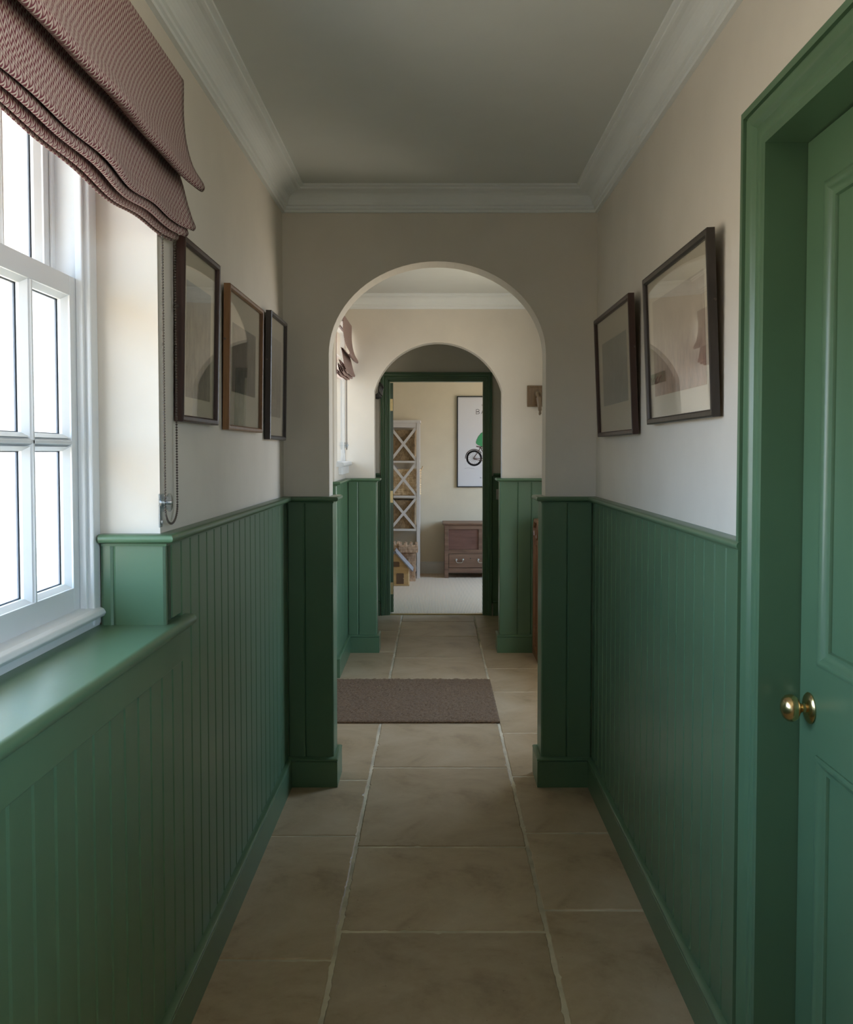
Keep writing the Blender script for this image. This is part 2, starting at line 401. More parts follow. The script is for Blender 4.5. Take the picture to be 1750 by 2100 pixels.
# ---- walls
W1Y0, W1Y1, W1Z0, W1Z1 = 0.76, 2.12, 0.955, 2.17       # first window opening
wl = B()
wl.box(-0.915, XL, -1.8, W1Y0, 0, ZC).box(-0.915, XL, W1Y1, YA+0.01, 0, ZC).box(-0.915, XL, W1Y0, W1Y1, 0, W1Z0).box(-0.915, XL, W1Y0, W1Y1, W1Z1, ZC)
wl = wl.build('wall_left', 'wall'); tag(wl, 'left hallway wall, warm white plaster above green boarding', 'wall', kind='structure')
D1Y0, D1Y1, D1Z = 1.10, 1.890, 1.985
wr = B()
wr.box(XR, XR+0.14, -1.8, -0.3, 0, ZC).box(XR, XR+0.14, 0.99, D1Y0, 0, ZC).box(XR, XR+0.14, -0.3, 0.99, 2.25, ZC).box(XR, XR+0.14, -0.3, 0.99, 0, 1.15).box(XR, XR+0.14, D1Y1, YA+0.01, 0, ZC).box(XR, XR+0.14, D1Y0, D1Y1, D1Z, ZC)
wr = wr.build('wall_right', 'wall'); tag(wr, 'right hallway wall, warm white plaster above green boarding', 'wall', kind='structure')
tag(B().box(-0.95, 0.80, -2.0, -1.8, 0, ZC).build('wall_near', 'wall'), 'end wall of the hall behind the viewpoint', 'wall', kind='structure')

def arch_wall(name, y0, y1, x0, x1, ax0, ax1, spring, apex, label, kinked):
    cx, hw, rise = (ax0+ax1)/2, (ax1-ax0)/2, apex-spring
    pts = []
    N = 40
    if kinked:      # part of a circle meeting the jambs at a slight angle
        R = (hw*hw + rise*rise)/(2*rise); zc = apex-R; a = math.asin(min(1, hw/R))
        pts = [(cx + R*math.sin(-a+2*a*i/N), zc + R*math.cos(-a+2*a*i/N)) for i in range(N+1)]
    else:
        pts = [(cx - hw*math.cos(PI*i/N), spring + rise*math.sin(PI*i/N)) for i in range(N+1)]
    m_ = B(); fn = lambda p, q, a: (p, a, q)
    m_.prism([(x0, 0), (ax0, 0), (ax0, spring), (x0, spring)], fn, y0, y1)
    m_.prism([(ax1, 0), (x1, 0), (x1, spring), (ax1, spring)], fn, y0, y1)
    k = len(m_.v); rowf = [(x0, spring)] + pts + [(x1, spring)]; top = [(x0, ZC)] + [(p, ZC) for p, _ in pts] + [(x1, ZC)]
    n = len(rowf)
    for yy in (y0, y1):
        m_.v += [(p, yy, q) for p, q in rowf] + [(p, yy, q) for p, q in top]
    for i in range(n-1):
        m_.f.append((k+i, k+i+1, k+n+i+1, k+n+i)); m_.f.append((k+2*n+i+1, k+2*n+i, k+3*n+i, k+3*n+i+1))
        m_.f.append((k+i, k+2*n+i, k+2*n+i+1, k+i+1))
    o = m_.build(name, 'wall'); tag(o, label, 'wall', kind='structure'); return o
wa = arch_wall('wall_first_arch', YA, YA2, -1.8, 1.2, -0.430, 0.447, 1.757, 2.132, 'cross wall with the nearer, larger plaster archway', False)
wb = arch_wall('wall_second_arch', YB, YB2, -0.92, 1.2, -0.412, 0.452, 1.775, 2.102, 'cross wall with the farther plaster archway', True)
# second hall: porch recess on the left, window beside the second arch
W2Y0, W2Y1, W2Z0, W2Z1 = 5.885, 6.440, 1.285, 2.17
XL2 = -0.607
w2 = B()
w2.box(-0.907, XL2, 5.72, W2Y0, 0, ZC).box(-0.907, XL2, W2Y0, W2Y1, 0, W2Z0).box(-0.907, XL2, W2Y0, W2Y1, W2Z1, ZC).box(-1.8, -0.907, 5.72, 5.87, 0, ZC)
w2 = w2.build('wall_hall_left', 'wall'); tag(w2, 'short left wall under the far window, beside the second arch', 'wall', kind='structure')
tag(B().box(-1.8, -1.5, YA2, 5.72, 0, ZC).build('wall_recess', 'wall'), 'end wall of the recess left of the doormat, out of view', 'wall', kind='structure')
EY0, EY1 = 4.45, 5.45
whr = B().box(1.0, 1.2, YA2, EY0, 0, ZC).box(1.0, 1.2, EY1, YB, 0, ZC).box(1.0, 1.2, EY0, EY1, 2.2, ZC)
tag(whr.build('wall_hall_right', 'wall'), 'right wall of the middle hall holding the added glazed entrance', 'wall', kind='structure')
w3l = tag(B().box(-0.645, -0.545, YB2, YD, 0, ZC).build('wall_lobby_left', 'wall'), 'left wall of the small dark lobby before the open door', 'wall', kind='structure')
w3r = tag(B().box(0.62, 0.72, YB2, YD, 0, ZC).build('wall_lobby_right', 'wall'), 'right wall of the small dark lobby before the open door', 'wall', kind='structure')
DX0, DX1, DZ = -0.398, 0.416, 1.965
wd = B(); wd.box(-1.7, DX0, YD, YD2, 0, ZC).box(DX1, 2.4, YD, YD2, 0, ZC).box(DX0, DX1, YD, YD2, DZ, ZC)
wd = tag(wd.build('wall_doorway', 'wall'), 'wall holding the doorway into the far playroom', 'wall', kind='structure')
M['far_wall'] = paint('far_room_cream', (0.70, 0.61, 0.46), 0.85, 0.03, 120, 0.1)
tag(B().box(-1.7, 2.4, YE, YE+0.2, 0, ZC).build('wall_back', 'far_wall'), 'cream back wall of the far playroom', 'wall', kind='structure')
tag(B().box(-1.8, -1.6, YD2, YE, 0, ZC).build('wall_playroom_left', 'far_wall'), 'left wall of the playroom hidden by the door leaf', 'wall', kind='structure')
PY0, PY1, PZ0, PZ1 = 8.5, 10.1, 0.6, 2.1
pr = B().box(2.3, 2.6, YD2, PY0, 0, ZC).box(2.3, 2.6, PY1, YE, 0, ZC).box(2.3, 2.6, PY0, PY1, 0, PZ0).box(2.3, 2.6, PY0, PY1, PZ1, ZC)
tag(pr.build('wall_playroom_right', 'far_wall'), 'right wall of the playroom with its added window, out of view', 'wall', kind='structure')

# ---- cornices
cor = [(0, 2.324), (0.013, 2.324), (0.013, 2.334), (0.020, 2.337), (0.020, 2.347), (0.027, 2.350)]
cor += [(0.027+0.052*(1-math.cos(PI/2*i/8)), 2.350+0.046*math.sin(PI/2*i/8)) for i in range(1, 9)]
cor += [(0.086, 2.398), (0.086, 2.405), (0.099, 2.407), (0.099, ZC+0.002), (0, ZC+0.002)]
tag(B().sweep([(XL, -1.8), (XR, -1.8), (XR, YA), (XL, YA)], cor, closed=True, side=1).build('trim_2', 'cornice'), 'white moulded plaster cornice of the near hall', 'cornice', kind='structure')
tag(B().sweep([(-1.5, YA2), (1.0, YA2), (1.0, YB), (XL2, YB), (XL2, 5.72), (-1.5, 5.72)], cor, closed=True, side=1).build('trim_3', 'cornice'), 'white moulded plaster cornice beyond the first arch', 'cornice', kind='structure')

# ---- boarding, dado rails, skirtings
_bm = {}
def board_mesh(w, h):
    key = (round(w, 4), round(h, 3))
    if key not in _bm:
        c, g = 0.0055, 0.0004
        poly = [(g, 0), (g, -TB+0.0036), (g+c, -TB), (w-g-c, -TB), (w-g, -TB+0.0036), (w-g, 0)]
        _bm[key] = B().prism(poly, lambda p, q, a: (p, q, a), 0, h).mesh('board', 'green')
    return _bm[key]
def board(parent, w, z0, z1, loc, rot):
    o = bpy.data.objects.new('board', board_mesh(w, z1-z0)); C.objects.link(o); o.parent = parent
    o.location = (loc[0], loc[1], z0); o.rotation_euler = (0, 0, rot); return o
ZB0, ZB1 = 0.10, 1.172
RAIL = [(0, 1.159), (TB+0.003, 1.159), (TB+0.004, 1.165), (TB+0.010, 1.1665)]
RAIL += [(TB+0.014+0.0095*math.cos(a_), 1.1765+0.0095*math.sin(a_)) for a_ in [math.radians(-80+160*i/8) for i in range(9)]] + [(TB+0.006, ZR), (0, ZR)]
SK = [(0, 0), (TB+0.016, 0), (TB+0.016, 0.104), (TB+0.0125, 0.1065), (TB+0.017, 0.109), (TB+0.017, 0.115), (TB+0.012, 0.119), (TB+0.003, 0.122), (0, 0.122)]
# left wall
PW = 0.0838
rails, skirts = [], []
g0 = 2.152
y = g0 - 20*PW
while y < YA - TB - 0.002:
    w = min(PW, YA - TB - y)
    if y + w > 0.5:
        if y < W1Y1 - 0.06 and y+w < W1Y1+0.05:
            board(wl, w, ZB0, 0.962, (XL, y), PI/2)
        elif y < 2.20:
            ys = W1Y1 if y < W1Y1 else y
            board(wl, y+w-ys, 0.99, ZB1, (XL, ys), PI/2); board(wl, w, ZB0, 0.962, (XL, y), PI/2)
        else:
            board(wl, w, ZB0, ZB1, (XL, y), PI/2)
    y += PW
# sliver between the reveal corner and the first full board
board(wl, g0-W1Y1, 0.99, ZB1, (XL, W1Y1), PI/2)
# reveal boarding beside the window
board(wl, 0.028, 0.975, ZB1, (-0.745, W1Y1), 0); board(wl, 0.117, 0.975, ZB1, (-0.717, W1Y1), 0)
# right wall
g0 = 2.075; y = g0 - PW
board(wr, 1.965 and (g0-1.945), ZB0, ZB1, (XR, g0), -PI/2)
y = g0
while y < YA - TB - 0.002:
    w = min(0.0843, YA - TB - y); board(wr, w, ZB0, ZB1, (XR, y+w), -PI/2); y += 0.0843
# first arch piers
for x0, x1 in ((XL+TB, -0.531), (-0.531, -0.430+TB)): board(wa, x1-x0, ZB0, ZB1, (x0, YA), 0)
for x0, x1 in ((0.447-TB, 0.537), (0.537, XR-TB)): board(wa, x1-x0, ZB0, ZB1, (x0, YA), 0)
board(wa, 0.13, ZB0, ZB1, (-0.430, YA), PI/2); board(wa, 0.13, ZB0, ZB1, (0.447, YA2), -PI/2)
# second arch piers and the short left wall
for x0, x1 in ((XL2+TB, -0.523), (-0.523, -0.412+TB)): board(wb, x1-x0, ZB0, ZB1, (x0, YB), 0)
for x0, x1 in ((0.452-TB, 0.560), (0.560, 0.652), (0.652, 0.744), (0.744, 0.836), (0.836, 0.928)): board(wb, x1-x0, ZB0, ZB1, (x0, YB), 0)
board(wb, 0.12, ZB0, ZB1, (-0.412, YB), PI/2); board(wb, 0.12, ZB0, ZB1, (0.452, YB2), -PI/2)
for i in range(9):
    y = 5.72 + i*0.0785; board(w2, min(0.0785, YB-TB-y), ZB0, ZB1, (XL2, y), PI/2)
for i in range(4): board(w2, 0.0838, ZB0, ZB1, (XL2+TB-0.0838*(i+1), 5.72), 0)
# lobby
for x0, x1 in ((-0.53, -0.485), (-0.485, -0.44)): board(wd, x1-x0, ZB0, ZB1-0.01, (x0, YD), 0)
for x0, x1 in ((0.47, 0.55), (0.55, 0.615)): board(wd, x1-x0, ZB0, ZB1-0.01, (x0, YD), 0)
for i in range(15):
    y = YB2 + i*0.0875; board(w3l, 0.0875, ZB0, ZB1, (-0.545, y), PI/2); board(w3r, 0.0875, ZB0, ZB1, (0.62, y+0.0875), -PI/2)
paths_rail = [
  ('trim_4', [(-0.742, W1Y1), (XL, W1Y1), (XL, YA), (-0.430, YA), (-0.430, YA2), (-0.60, YA2)], -1, 'moulded green dado rail along the left wall and arch pier'),
  ('trim_5', [(XR, 1.930), (XR, YA), (0.447, YA), (0.447, YA2), (0.66, YA2)], 1, 'moulded green dado rail along the right wall and arch pier'),
  ('trim_6', [(-1.4, 5.72), (XL2, 5.72), (XL2, YB), (-0.412, YB), (-0.412, YB2), (-0.545, YB2), (-0.545, YD), (-0.46, YD)], -1, 'green dado rail round the left pier of the second arch'),
  ('trim_7', [(1.0, YB), (0.452, YB), (0.452, YB2), (0.62, YB2), (0.62, YD), (0.482, YD)], 1, 'green dado rail round the right pier of the second arch')]
for nm, pth, sd, lb in paths_rail:
    tag(B().sweep(pth, RAIL, side=sd).build(nm, 'green', smooth='auto'), lb, 'dado rail', kind='structure')
paths_sk = [
  ('baseboard_left', [(XL, -1.7), (XL, YA), (-0.430, YA), (-0.430, YA2), (-0.60, YA2)], -1, 'tall green skirting board along the left wall and arch pier'),
  ('baseboard_right', [(XR, 1.930), (XR, YA), (0.447, YA), (0.447, YA2), (0.66, YA2)], 1, 'tall green skirting board along the right wall and arch pier'),
  ('baseboard_hall_left', [(-1.4, 5.72), (XL2, 5.72), (XL2, YB), (-0.412, YB), (-0.412, YB2), (-0.545, YB2), (-0.545, YD), (-0.46, YD)], -1, 'green skirting round the left pier of the second arch'),
  ('baseboard_hall_right', [(1.0, YB), (0.452, YB), (0.452, YB2), (0.62, YB2), (0.62, YD), (0.482, YD)], 1, 'green skirting round the right pier of the second arch')]
for nm, pth, sd, lb in paths_sk:
    tag(B().sweep(pth, SK, side=sd).build(nm, 'green', smooth='auto'), lb, 'skirting', kind='structure')
tag(B().sweep([(2.3, YE), (-1.6, YE)], [(0, 0), (0.018, 0), (0.018, 0.118), (0.012, 0.122), (0.012, 0.132), (0.004, 0.137), (0, 0.137)], side=1).build('baseboard_back', 'skirting_white'),
    'pale skirting board at the foot of the playroom wall', 'skirting', kind='structure')

# ------------------------------------------------------------------ first window
w1 = thing('window_1', 'white sash window with small panes above the green sill', 'window', (0, 0, 0), kind='structure')
FX = -0.748
fr = B()
for y0, y1 in ((W1Y1-0.045, W1Y1), (W1Y0, W1Y0+0.045)): fr.box(-0.900, FX, y0, y1, 0.985, W1Z1)
fr.box(-0.900, FX, W1Y0, W1Y1, W1Z1-0.05, W1Z1); fr.build('window_frame', 'white', w1, bevel=0.004)
sb = B()
for y0, y1 in ((W1Y1-0.058, W1Y1-0.045), (W1Y0+0.045, W1Y0+0.058)): sb.box(-0.776, -0.760, y0, y1, 1.02, W1Z1-0.05).box(-0.828, -0.822, y0-0.004, y1+0.004, 1.02, W1Z1-0.05)
sb.build('staff_bead', 'white', w1, bevel=0.003)
ci = B().box(-0.900, -0.752, W1Y0, W1Y1, 0.960, 1.000)
ci.prism([(-0.80, 1.000), (-0.748, 1.000), (-0.738, 1.003), (-0.733, 1.011), (-0.738, 1.020), (-0.748, 1.024), (-0.80, 1.030)], lambda p, q, a: (p, a, q), W1Y0+0.02, W1Y1-0.012)
ci.build('window_cill', 'white', w1, bevel=0.002)
def sash(parent, name, xo, xi, y0, y1, z0, z1, cols, stile=0.042, top=0.042, bot=0.05, rows=2, bar=0.018):
    """timber sash: xo outer face, xi inner face"""
    s_ = B().box(xo, xi, y0, y0+stile, z0, z1).box(xo, xi, y1-stile, y1, z0, z1).box(xo, xi, y0+stile, y1-stile, z0, z0+bot).box(xo, xi, y0+stile, y1-stile, z1-top, z1)
    s_ = s_.build(name, 'white', parent, bevel=0.0015)
    gy0, gy1, gz0, gz1 = y0+stile, y1-stile, z0+bot, z1-top
    xm = xo + (xi-xo)*0.38
    pw = (gy1-gy0-(cols-1)*bar)/cols; ph_ = (gz1-gz0-(rows-1)*bar)/rows
    prof = [(-bar/2, xi-0.011), (-0.003, xi), (0.003, xi), (bar/2, xi-0.011), (bar/2, xo+0.004), (-bar/2, xo+0.004)]
    for i in range(1, cols):
        yc = gy0 + i*pw + (i-0.5)*bar
        B().prism(prof, lambda p, q, a: (q, yc+p, a), gz0, gz1).build('glazing_bar', 'white', s_)
    for j in range(1, rows):
        zc = gz0 + j*ph_ + (j-0.5)*bar
        B().prism(prof, lambda p, q, a: (q, a, zc+p), gy0, gy1).build('glazing_bar', 'white', s_)
    for i in range(cols):
        for j in range(rows):
            a, c = gy0+i*(pw+bar), gz0+j*(ph_+bar)
            # ovolo bead round each pane
            B().sweep([(a, c), (a+pw, c), (a+pw, c+ph_), (a, c+ph_)], [(0, xi-0.010), (0.0, xi-0.004), (0.009, xi-0.017), (0.009, xm+0.004), (0, xm+0.004)], lambda p, q, h: (h, p, q), closed=True, side=1).build('glazing_bead', 'white', s_)
            B().sweep([(a, c), (a+pw, c), (a+pw, c+ph_), (a, c+ph_)], [(0, xm-0.0015), (0.0112, xm-0.0015), (0.0112, xm+0.0015), (0, xm+0.0015)], lambda p, q, h: (h, p, q), closed=True, side=1).build('pane_gasket', 'spacer', s_)
            B().box(xm-0.002, xm+0.002, a-0.002, a+pw+0.002, c-0.002, c+ph_+0.002).build('pane', 'glass', s_)
    return s_
sash(w1, 'lower_sash', -0.820, -0.776, W1Y0+0.046, W1Y1-0.046, 1.026, 1.742, 6)
sash(w1, 'upper_sash', -0.872, -0.828, W1Y0+0.046, W1Y1-0.046, 1.705, W1Z1-0.05, 6, rows=1)
# green window board with rounded nose and fascia
ws = B()
nose = [(XL+0.031+0.013*math.cos(math.radians(t)), 0.969+0.013*math.sin(math.radians(t))) for t in range(-90, 91, 20)]
ws.prism([(-0.752, 0.956)] + nose + [(-0.752, 0.982)], lambda p, q, a: (p, a, q), W1Y0, W1Y1)
ws.prism([(XL, 0.956)] + nose + [(XL, 0.982)], lambda p, q, a: (p, a, q), W1Y1, 2.262)
ws.prism([(XL, 0.956)] + nose + [(XL, 0.982)], lambda p, q, a: (p, a, q), W1Y0-0.14, W1Y0)
ws.build('window_sill', 'green', w1, smooth='auto')
B().box(XL+TB-0.002, XL+TB+0.010, W1Y0-0.13, 2.235, 0.880, 0.957).build('sill_fascia', 'green', w1, bevel=0.002)

# ------------------------------------------------------------------ second window (beside the second arch)
w2w = thing('window_2', 'narrow bright window beside the second arch', 'window', (0, 0, 0), kind='structure')
f2 = B()
f2.box(-0.640, XL2-0.002, W2Y0, W2Y0+0.012, W2Z0, W2Z1).box(-0.640, XL2-0.004, W2Y1-0.004, W2Y1-0.0005, W2Z0, W2Z1).box(-0.640, XL2-0.002, W2Y0, W2Y1, W2Z1-0.02, W2Z1).box(-0.640, XL2-0.002, W2Y0, W2Y1, W2Z0, W2Z0+0.016)
f2.build('window_frame', 'white', w2w)
B().box(-0.613, -0.610, W2Y0+0.012, W2Y1-0.004, W2Z0+0.016, W2Z1-0.02).build('pane', 'glass', w2w)
sl = B().prism([(-0.66, 1.272), (XL2+0.030, 1.272), (XL2+0.042, 1.276), (XL2+0.046, 1.286), (XL2+0.042, 1.297), (XL2+0.030, 1.301), (-0.66, 1.301)], lambda p, q, a: (p, a, q), 5.84, YB-0.002)
sl.build('window_sill', 'white', w2w)
B().box(XL2, XL2+0.022, 5.96, YB-0.002, 1.222, 1.272).build('sill_apron', 'white', w2w, bevel=0.002)
# window added on the right to light the hall, beside the viewpoint and out of view
w4 = thing('window_4', 'casement window added in the right wall for daylight, out of view', 'window', (0, 0, 0), kind='structure')
B().box(0.70, 0.75, -0.3, -0.26, 1.15, 2.25).box(0.70, 0.75, 0.95, 0.99, 1.15, 2.25).box(0.70, 0.75, -0.26, 0.95, 1.15, 1.19).box(0.70, 0.75, -0.26, 0.95, 2.21, 2.25).box(0.70, 0.75, 0.08, 0.12, 1.19, 2.21).build('window_frame', 'white', w4)
B().box(0.722, 0.727, -0.26, 0.08, 1.19, 2.21).build('pane', 'glass', w4); B().box(0.722, 0.727, 0.12, 0.95, 1.19, 2.21).build('pane', 'glass', w4)
# added playroom window and entrance door (both out of view, they let the daylight in)
w3 = thing('window_3', 'playroom window added in the right wall for daylight, out of view', 'window', (0, 0, 0), kind='structure')
B().box(2.40, 2.46, PY0, PY0+0.05, PZ0, PZ1).box(2.40, 2.46, PY1-0.05, PY1, PZ0, PZ1).box(2.40, 2.46, PY0+0.05, PY1-0.05, PZ0, PZ0+0.05).box(2.40, 2.46, PY0+0.05, PY1-0.05, PZ1-0.05, PZ1).box(2.40, 2.46, 9.28, 9.32, PZ0+0.05, PZ1-0.05).build('window_frame', 'white', w3)
B().box(2.42, 2.425, PY0+0.05, 9.28, PZ0+0.05, PZ1-0.05).build('pane', 'glass', w3); B().box(2.42, 2.425, 9.32, PY1-0.05, PZ0+0.05, PZ1-0.05).build('pane', 'glass', w3)
d3 = thing('door_3', 'glazed entrance door added right of the doormat for daylight, out of view', 'door', (0, 0, 0), kind='structure')
B().box(1.06, 1.12, EY0, EY0+0.07, 0, 2.2).box(1.06, 1.12, EY1-0.07, EY1, 0, 2.2).box(1.06, 1.12, EY0+0.07, EY1-0.07, 0, 0.5).box(1.06, 1.12, EY0+0.07, EY1-0.07, 2.13, 2.2).build('door_frame', 'green', d3)
B().box(1.088, 1.093, EY0+0.07, EY1-0.07, 0.5, 2.13).build('pane', 'glass', d3)

# ------------------------------------------------------------------ roman blinds
def blind(label, y0, y1, wallx, chain_y, chain_z, wave, group='roman blinds', tens_label='', chain_gap=0.10):
    t = thing('roman_blind', label, 'blind', (wallx, (y0+y1)/2, 1.845), 0, group)
    prof = [(0.006, 2.205), (0.040, 2.207), (0.045, 2.200), (0.0445, 2.13), (0.050, 2.07), (0.064, 2.015), (0.080, 1.982), (0.084, 1.970), (0.082, 1.962), (0.075, 1.960), (0.058, 1.975), (0.044, 1.996), (0.036, 2.000), (0.033, 1.994),
            (0.038, 1.970), (0.044, 1.930), (0.050, 1.895), (0.057, 1.876), (0.056, 1.868), (0.050, 1.867), (0.036, 1.888), (0.024, 1.925), (0.020, 1.925), (0.024, 1.905), (0.037, 1.876), (0.042, 1.861), (0.040, 1.854), (0.034, 1.855), (0.024, 1.880), (0.014, 1.905),
            (0.011, 1.900), (0.016, 1.872), (0.022, 1.853), (0.020, 1.846), (0.015, 1.847), (0.009, 1.868), (0.007, 1.855), (0.008, 1.842)]
    # resample smoothly
    s_ = [0.0]
    for a, c in zip(prof, prof[1:]): s_.append(s_[-1] + math.hypot(c[0]-a[0], c[1]-a[1]))
    n = 48; m_ = B(); uvs = []
    L = len(prof)
    fine = []
    for i in range(L-1):
        p0, p1, p2, p3 = prof[max(i-1, 0)], prof[i], prof[i+1], prof[min(i+2, L-1)]
        for k in range(3):
            q = k/3
            cr = lambda a, b_, c, d: 0.5*((2*b_) + (-a+c)*q + (2*a-5*b_+4*c-d)*q*q + (-a+3*b_-3*c+d)*q**3)
            fine.append((cr(p0[0], p1[0], p2[0], p3[0]), cr(p0[1], p1[1], p2[1], p3[1]), s_[i]+(s_[i+1]-s_[i])*q))
    fine.append((*prof[-1], s_[-1]))
    for j in range(n+1):
        yy = y0 + (y1-y0)*j/n
        for (o, z, sl_) in fine:
            k = max(0, min(1, (2.02-z)/0.12)); k2 = max(0, min(1, (1.93-z)/0.04))
            wv_ = wave*(math.sin((yy-y1)*9.5+0.6)*0.0045 + math.sin((yy-y1)*23+1.2)*0.0025)*k
            dz = wave*(0.006*math.sin((yy-y1)*8.0+2.0) + 0.003*math.sin((yy-y1)*19))*k2
            flare = 0.006*max(0, (yy-(y1-0.06))/0.06)*k
            m_.v.append((max(0.004, o+wv_*(o/0.05)+flare), yy-(y0+y1)/2, z-1.845+dz)); uvs.append((yy, sl_))
    nf = len(fine)
    for j in range(n):
        for i in range(nf-1):
            m_.f.append((j*nf+i, (j+1)*nf+i, (j+1)*nf+i+1, j*nf+i+1))
    o = m_.build('fabric', 'fabric', t, smooth=True)
    ul = o.data.uv_layers.new(name='UVMap')
    for lp in o.data.loops: ul.data[lp.index].uv = uvs[lp.vertex_index]
    md = o.modifiers.new('thick', 'SOLIDIFY'); md.thickness = 0.0022; md.offset = 0
    hy = (y1-y0)/2
    B().box(0.006, 0.038, -hy+0.01, hy-0.01, 2.165-1.845, 2.203-1.845).build('headrail', 'white', t, bevel=0.003)
    for oz, zz in ((0.030, 2.004), (0.017, 1.930), (0.0095, 1.909)):
        B().tube([(oz, -hy+0.004, zz-1.845), (oz, hy-0.004, zz-1.845)], 0.003, 6).build('batten', 'white', t)
    # bead chain loop
    yc = chain_y - (y0+y1)/2; zt = 1.99-1.845; zb = chain_z-1.845
    ch = B(); r = 0.0028; step = 0.0062; pts = []
    zz = zt
    x_ch = 0.014
    while zz > zb: pts.append((x_ch, yc, zz)); zz -= step
    rad = chain_gap/2; na = int(PI*rad/step)
    for i in range(1, na): a = PI*i/na; pts.append((x_ch, yc+rad-rad*math.cos(a), zb-rad*0.8*math.sin(a)))
    zz = zb
    while zz < zt: pts.append((x_ch, yc+chain_gap, zz)); zz += step
    for p in pts: ch.ball(p, r, 6, 4)
    ch.tube(pts[::3], 0.0006, 4)
    co = ch.build('bead_chain', 'bead', t, smooth=True); co['kind'] = 'stuff'
    # clear tensioner on the wall
    q = thing('chain_tensioner', tens_label, 'chain holder', (wallx, chain_y+0.004, chain_z-0.045), 0, 'blind chain holders')
    B().box(0, 0.004, -0.011, 0.011, 0.0, 0.075).build('back_plate', 'plastic', q, bevel=0.002)
    B().lathe([(0.019, 0.004), (0.0205, 0.006), (0.0205, 0.009), (0.014, 0.011), (0.014, 0.017), (0.0205, 0.019), (0.0205, 0.022), (0.018, 0.024)], 20, lambda a, b_, c: (c, 0.006+a, 0.055+b_)).build('pulley', 'plastic', q, smooth='auto')
    B().lathe([(0.005, 0.0), (0.005, 0.027), (0.003, 0.029)], 10, lambda a, b_, c: (c, 0.006+a, 0.055+b_)).build('screw', 'steel', q)
    B().lathe([(0.004, 0.004), (0.004, 0.007), (0.002, 0.008)], 10, lambda a, b_, c: (c, a, 0.012+b_)).build('screw', 'steel', q)
    return t
blind('plum and cream chevron blind gathered over the near sash window', 0.70, 2.185, XL, 2.112, 1.245, 1.0, tens_label='clear plastic chain holder on the wall beside the near window')
blind('small plum blind folded above the far window beside the second arch', 5.83, 6.425, XL2, 6.345, 1.40, 0.5, tens_label='small clear chain holder under the far window blind', chain_gap=0.05)

# ------------------------------------------------------------------ panelled door on the right
d1 = thing('door_1', 'tall green panelled door with brass knob on the right', 'door', (0, 0, 0), kind='structure')
DX = 0.722                       # face of the leaf
jb = B().box(XR-0.012, XR+0.14, D1Y1-0.022, D1Y1, 0, D1Z).box(XR-0.012, XR+0.14, D1Y0, D1Y0+0.022, 0, D1Z).box(XR-0.012, XR+0.14, D1Y0+0.022, D1Y1-0.022, D1Z-0.017, D1Z)
jb.box(DX+0.045, XR+0.14, D1Y1-0.04, D1Y1-0.022, 0, D1Z-0.017).box(DX+0.045, XR+0.14, D1Y0+0.022, D1Y0+0.04, 0, D1Z-0.017).box(DX+0.045, XR+0.14, D1Y0+0.022, D1Y1-0.022, D1Z-0.035, D1Z-0.017)
jb.build('door_lining', 'green', d1)
ARCH = [(0, 0), (0, 0.010), (0.006, 0.012), (0.010, 0.0125), (0.0125, 0.009), (0.016, 0.013), (0.026, 0.0155), (0.034, 0.015), (0.040, 0.020), (0.047, 0.026), (0.054, 0.029), (0.0565, 0.024), (0.060, 0.026), (0.060, 0.034), (0.074, 0.034), (0.076, 0.031), (0.076, 0)]
yi, zi = D1Y1-0.016, D1Z-0.011
B().sweep([(yi, 0), (yi, zi), (D1Y0+0.016, zi), (D1Y0+0.016, 0)], ARCH, lambda a, b_, h: (XR-h, a, b_), side=-1).build('architrave', 'green', d1, smooth='auto')
LY0, LY1, LZ1 = D1Y0+0.025, D1Y1-0.026, D1Z-0.020
leaf = B(); th_ = 0.040
st_w, mu = 0.086, 0.09
ym = (LY0+LY1)/2
zs = [(0.006, 0.22), (0.795, 0.965), (LZ1-0.098, LZ1)]          # bottom, lock and top rails
leaf.box(DX, DX+th_, LY1-st_w, LY1, 0.006, LZ1).box(DX, DX+th_, LY0, LY0+st_w, 0.006, LZ1)
for a, c in zs: leaf.box(DX, DX+th_, LY0+st_w, LY1-st_w, a, c)
leaf.box(DX, DX+th_, ym-mu/2, ym+mu/2, 0.22, 0.795).box(DX, DX+th_, ym-mu/2, ym+mu/2, 0.965, LZ1-0.098)
leaf = leaf.build('door_leaf', 'green', d1)
MO = [(0, -0.002), (0, 0.003), (0.004, 0.005), (0.010, 0.004), (0.016, -0.001), (0.024, -0.006), (0.030, -0.006), (0.032, -0.010), (0.032, -0.014), (0, -0.014)]
for ya, yb in ((LY0+st_w, ym-mu/2), (ym+mu/2, LY1-st_w)):
    for za, zb in ((0.22, 0.795), (0.965, LZ1-0.098)):
        B().box(DX+0.012, DX+0.030, ya, yb, za, zb).build('door_panel', 'green', leaf)
        B().sweep([(ya, za), (yb, za), (yb, zb), (ya, zb)], MO, lambda a, b_, h: (DX-h, a, b_), closed=True, side=1).build('panel_moulding', 'green', leaf, smooth='auto')
kb = B().lathe([(0.0, 0.0), (0.029, 0.0), (0.030, 0.003), (0.027, 0.006), (0.020, 0.0085), (0.015, 0.010)], 28, lambda a, b_, c: (DX-c, 1.812+a, 0.876+b_)).build('knob_rose', 'brass', d1, smooth='auto')
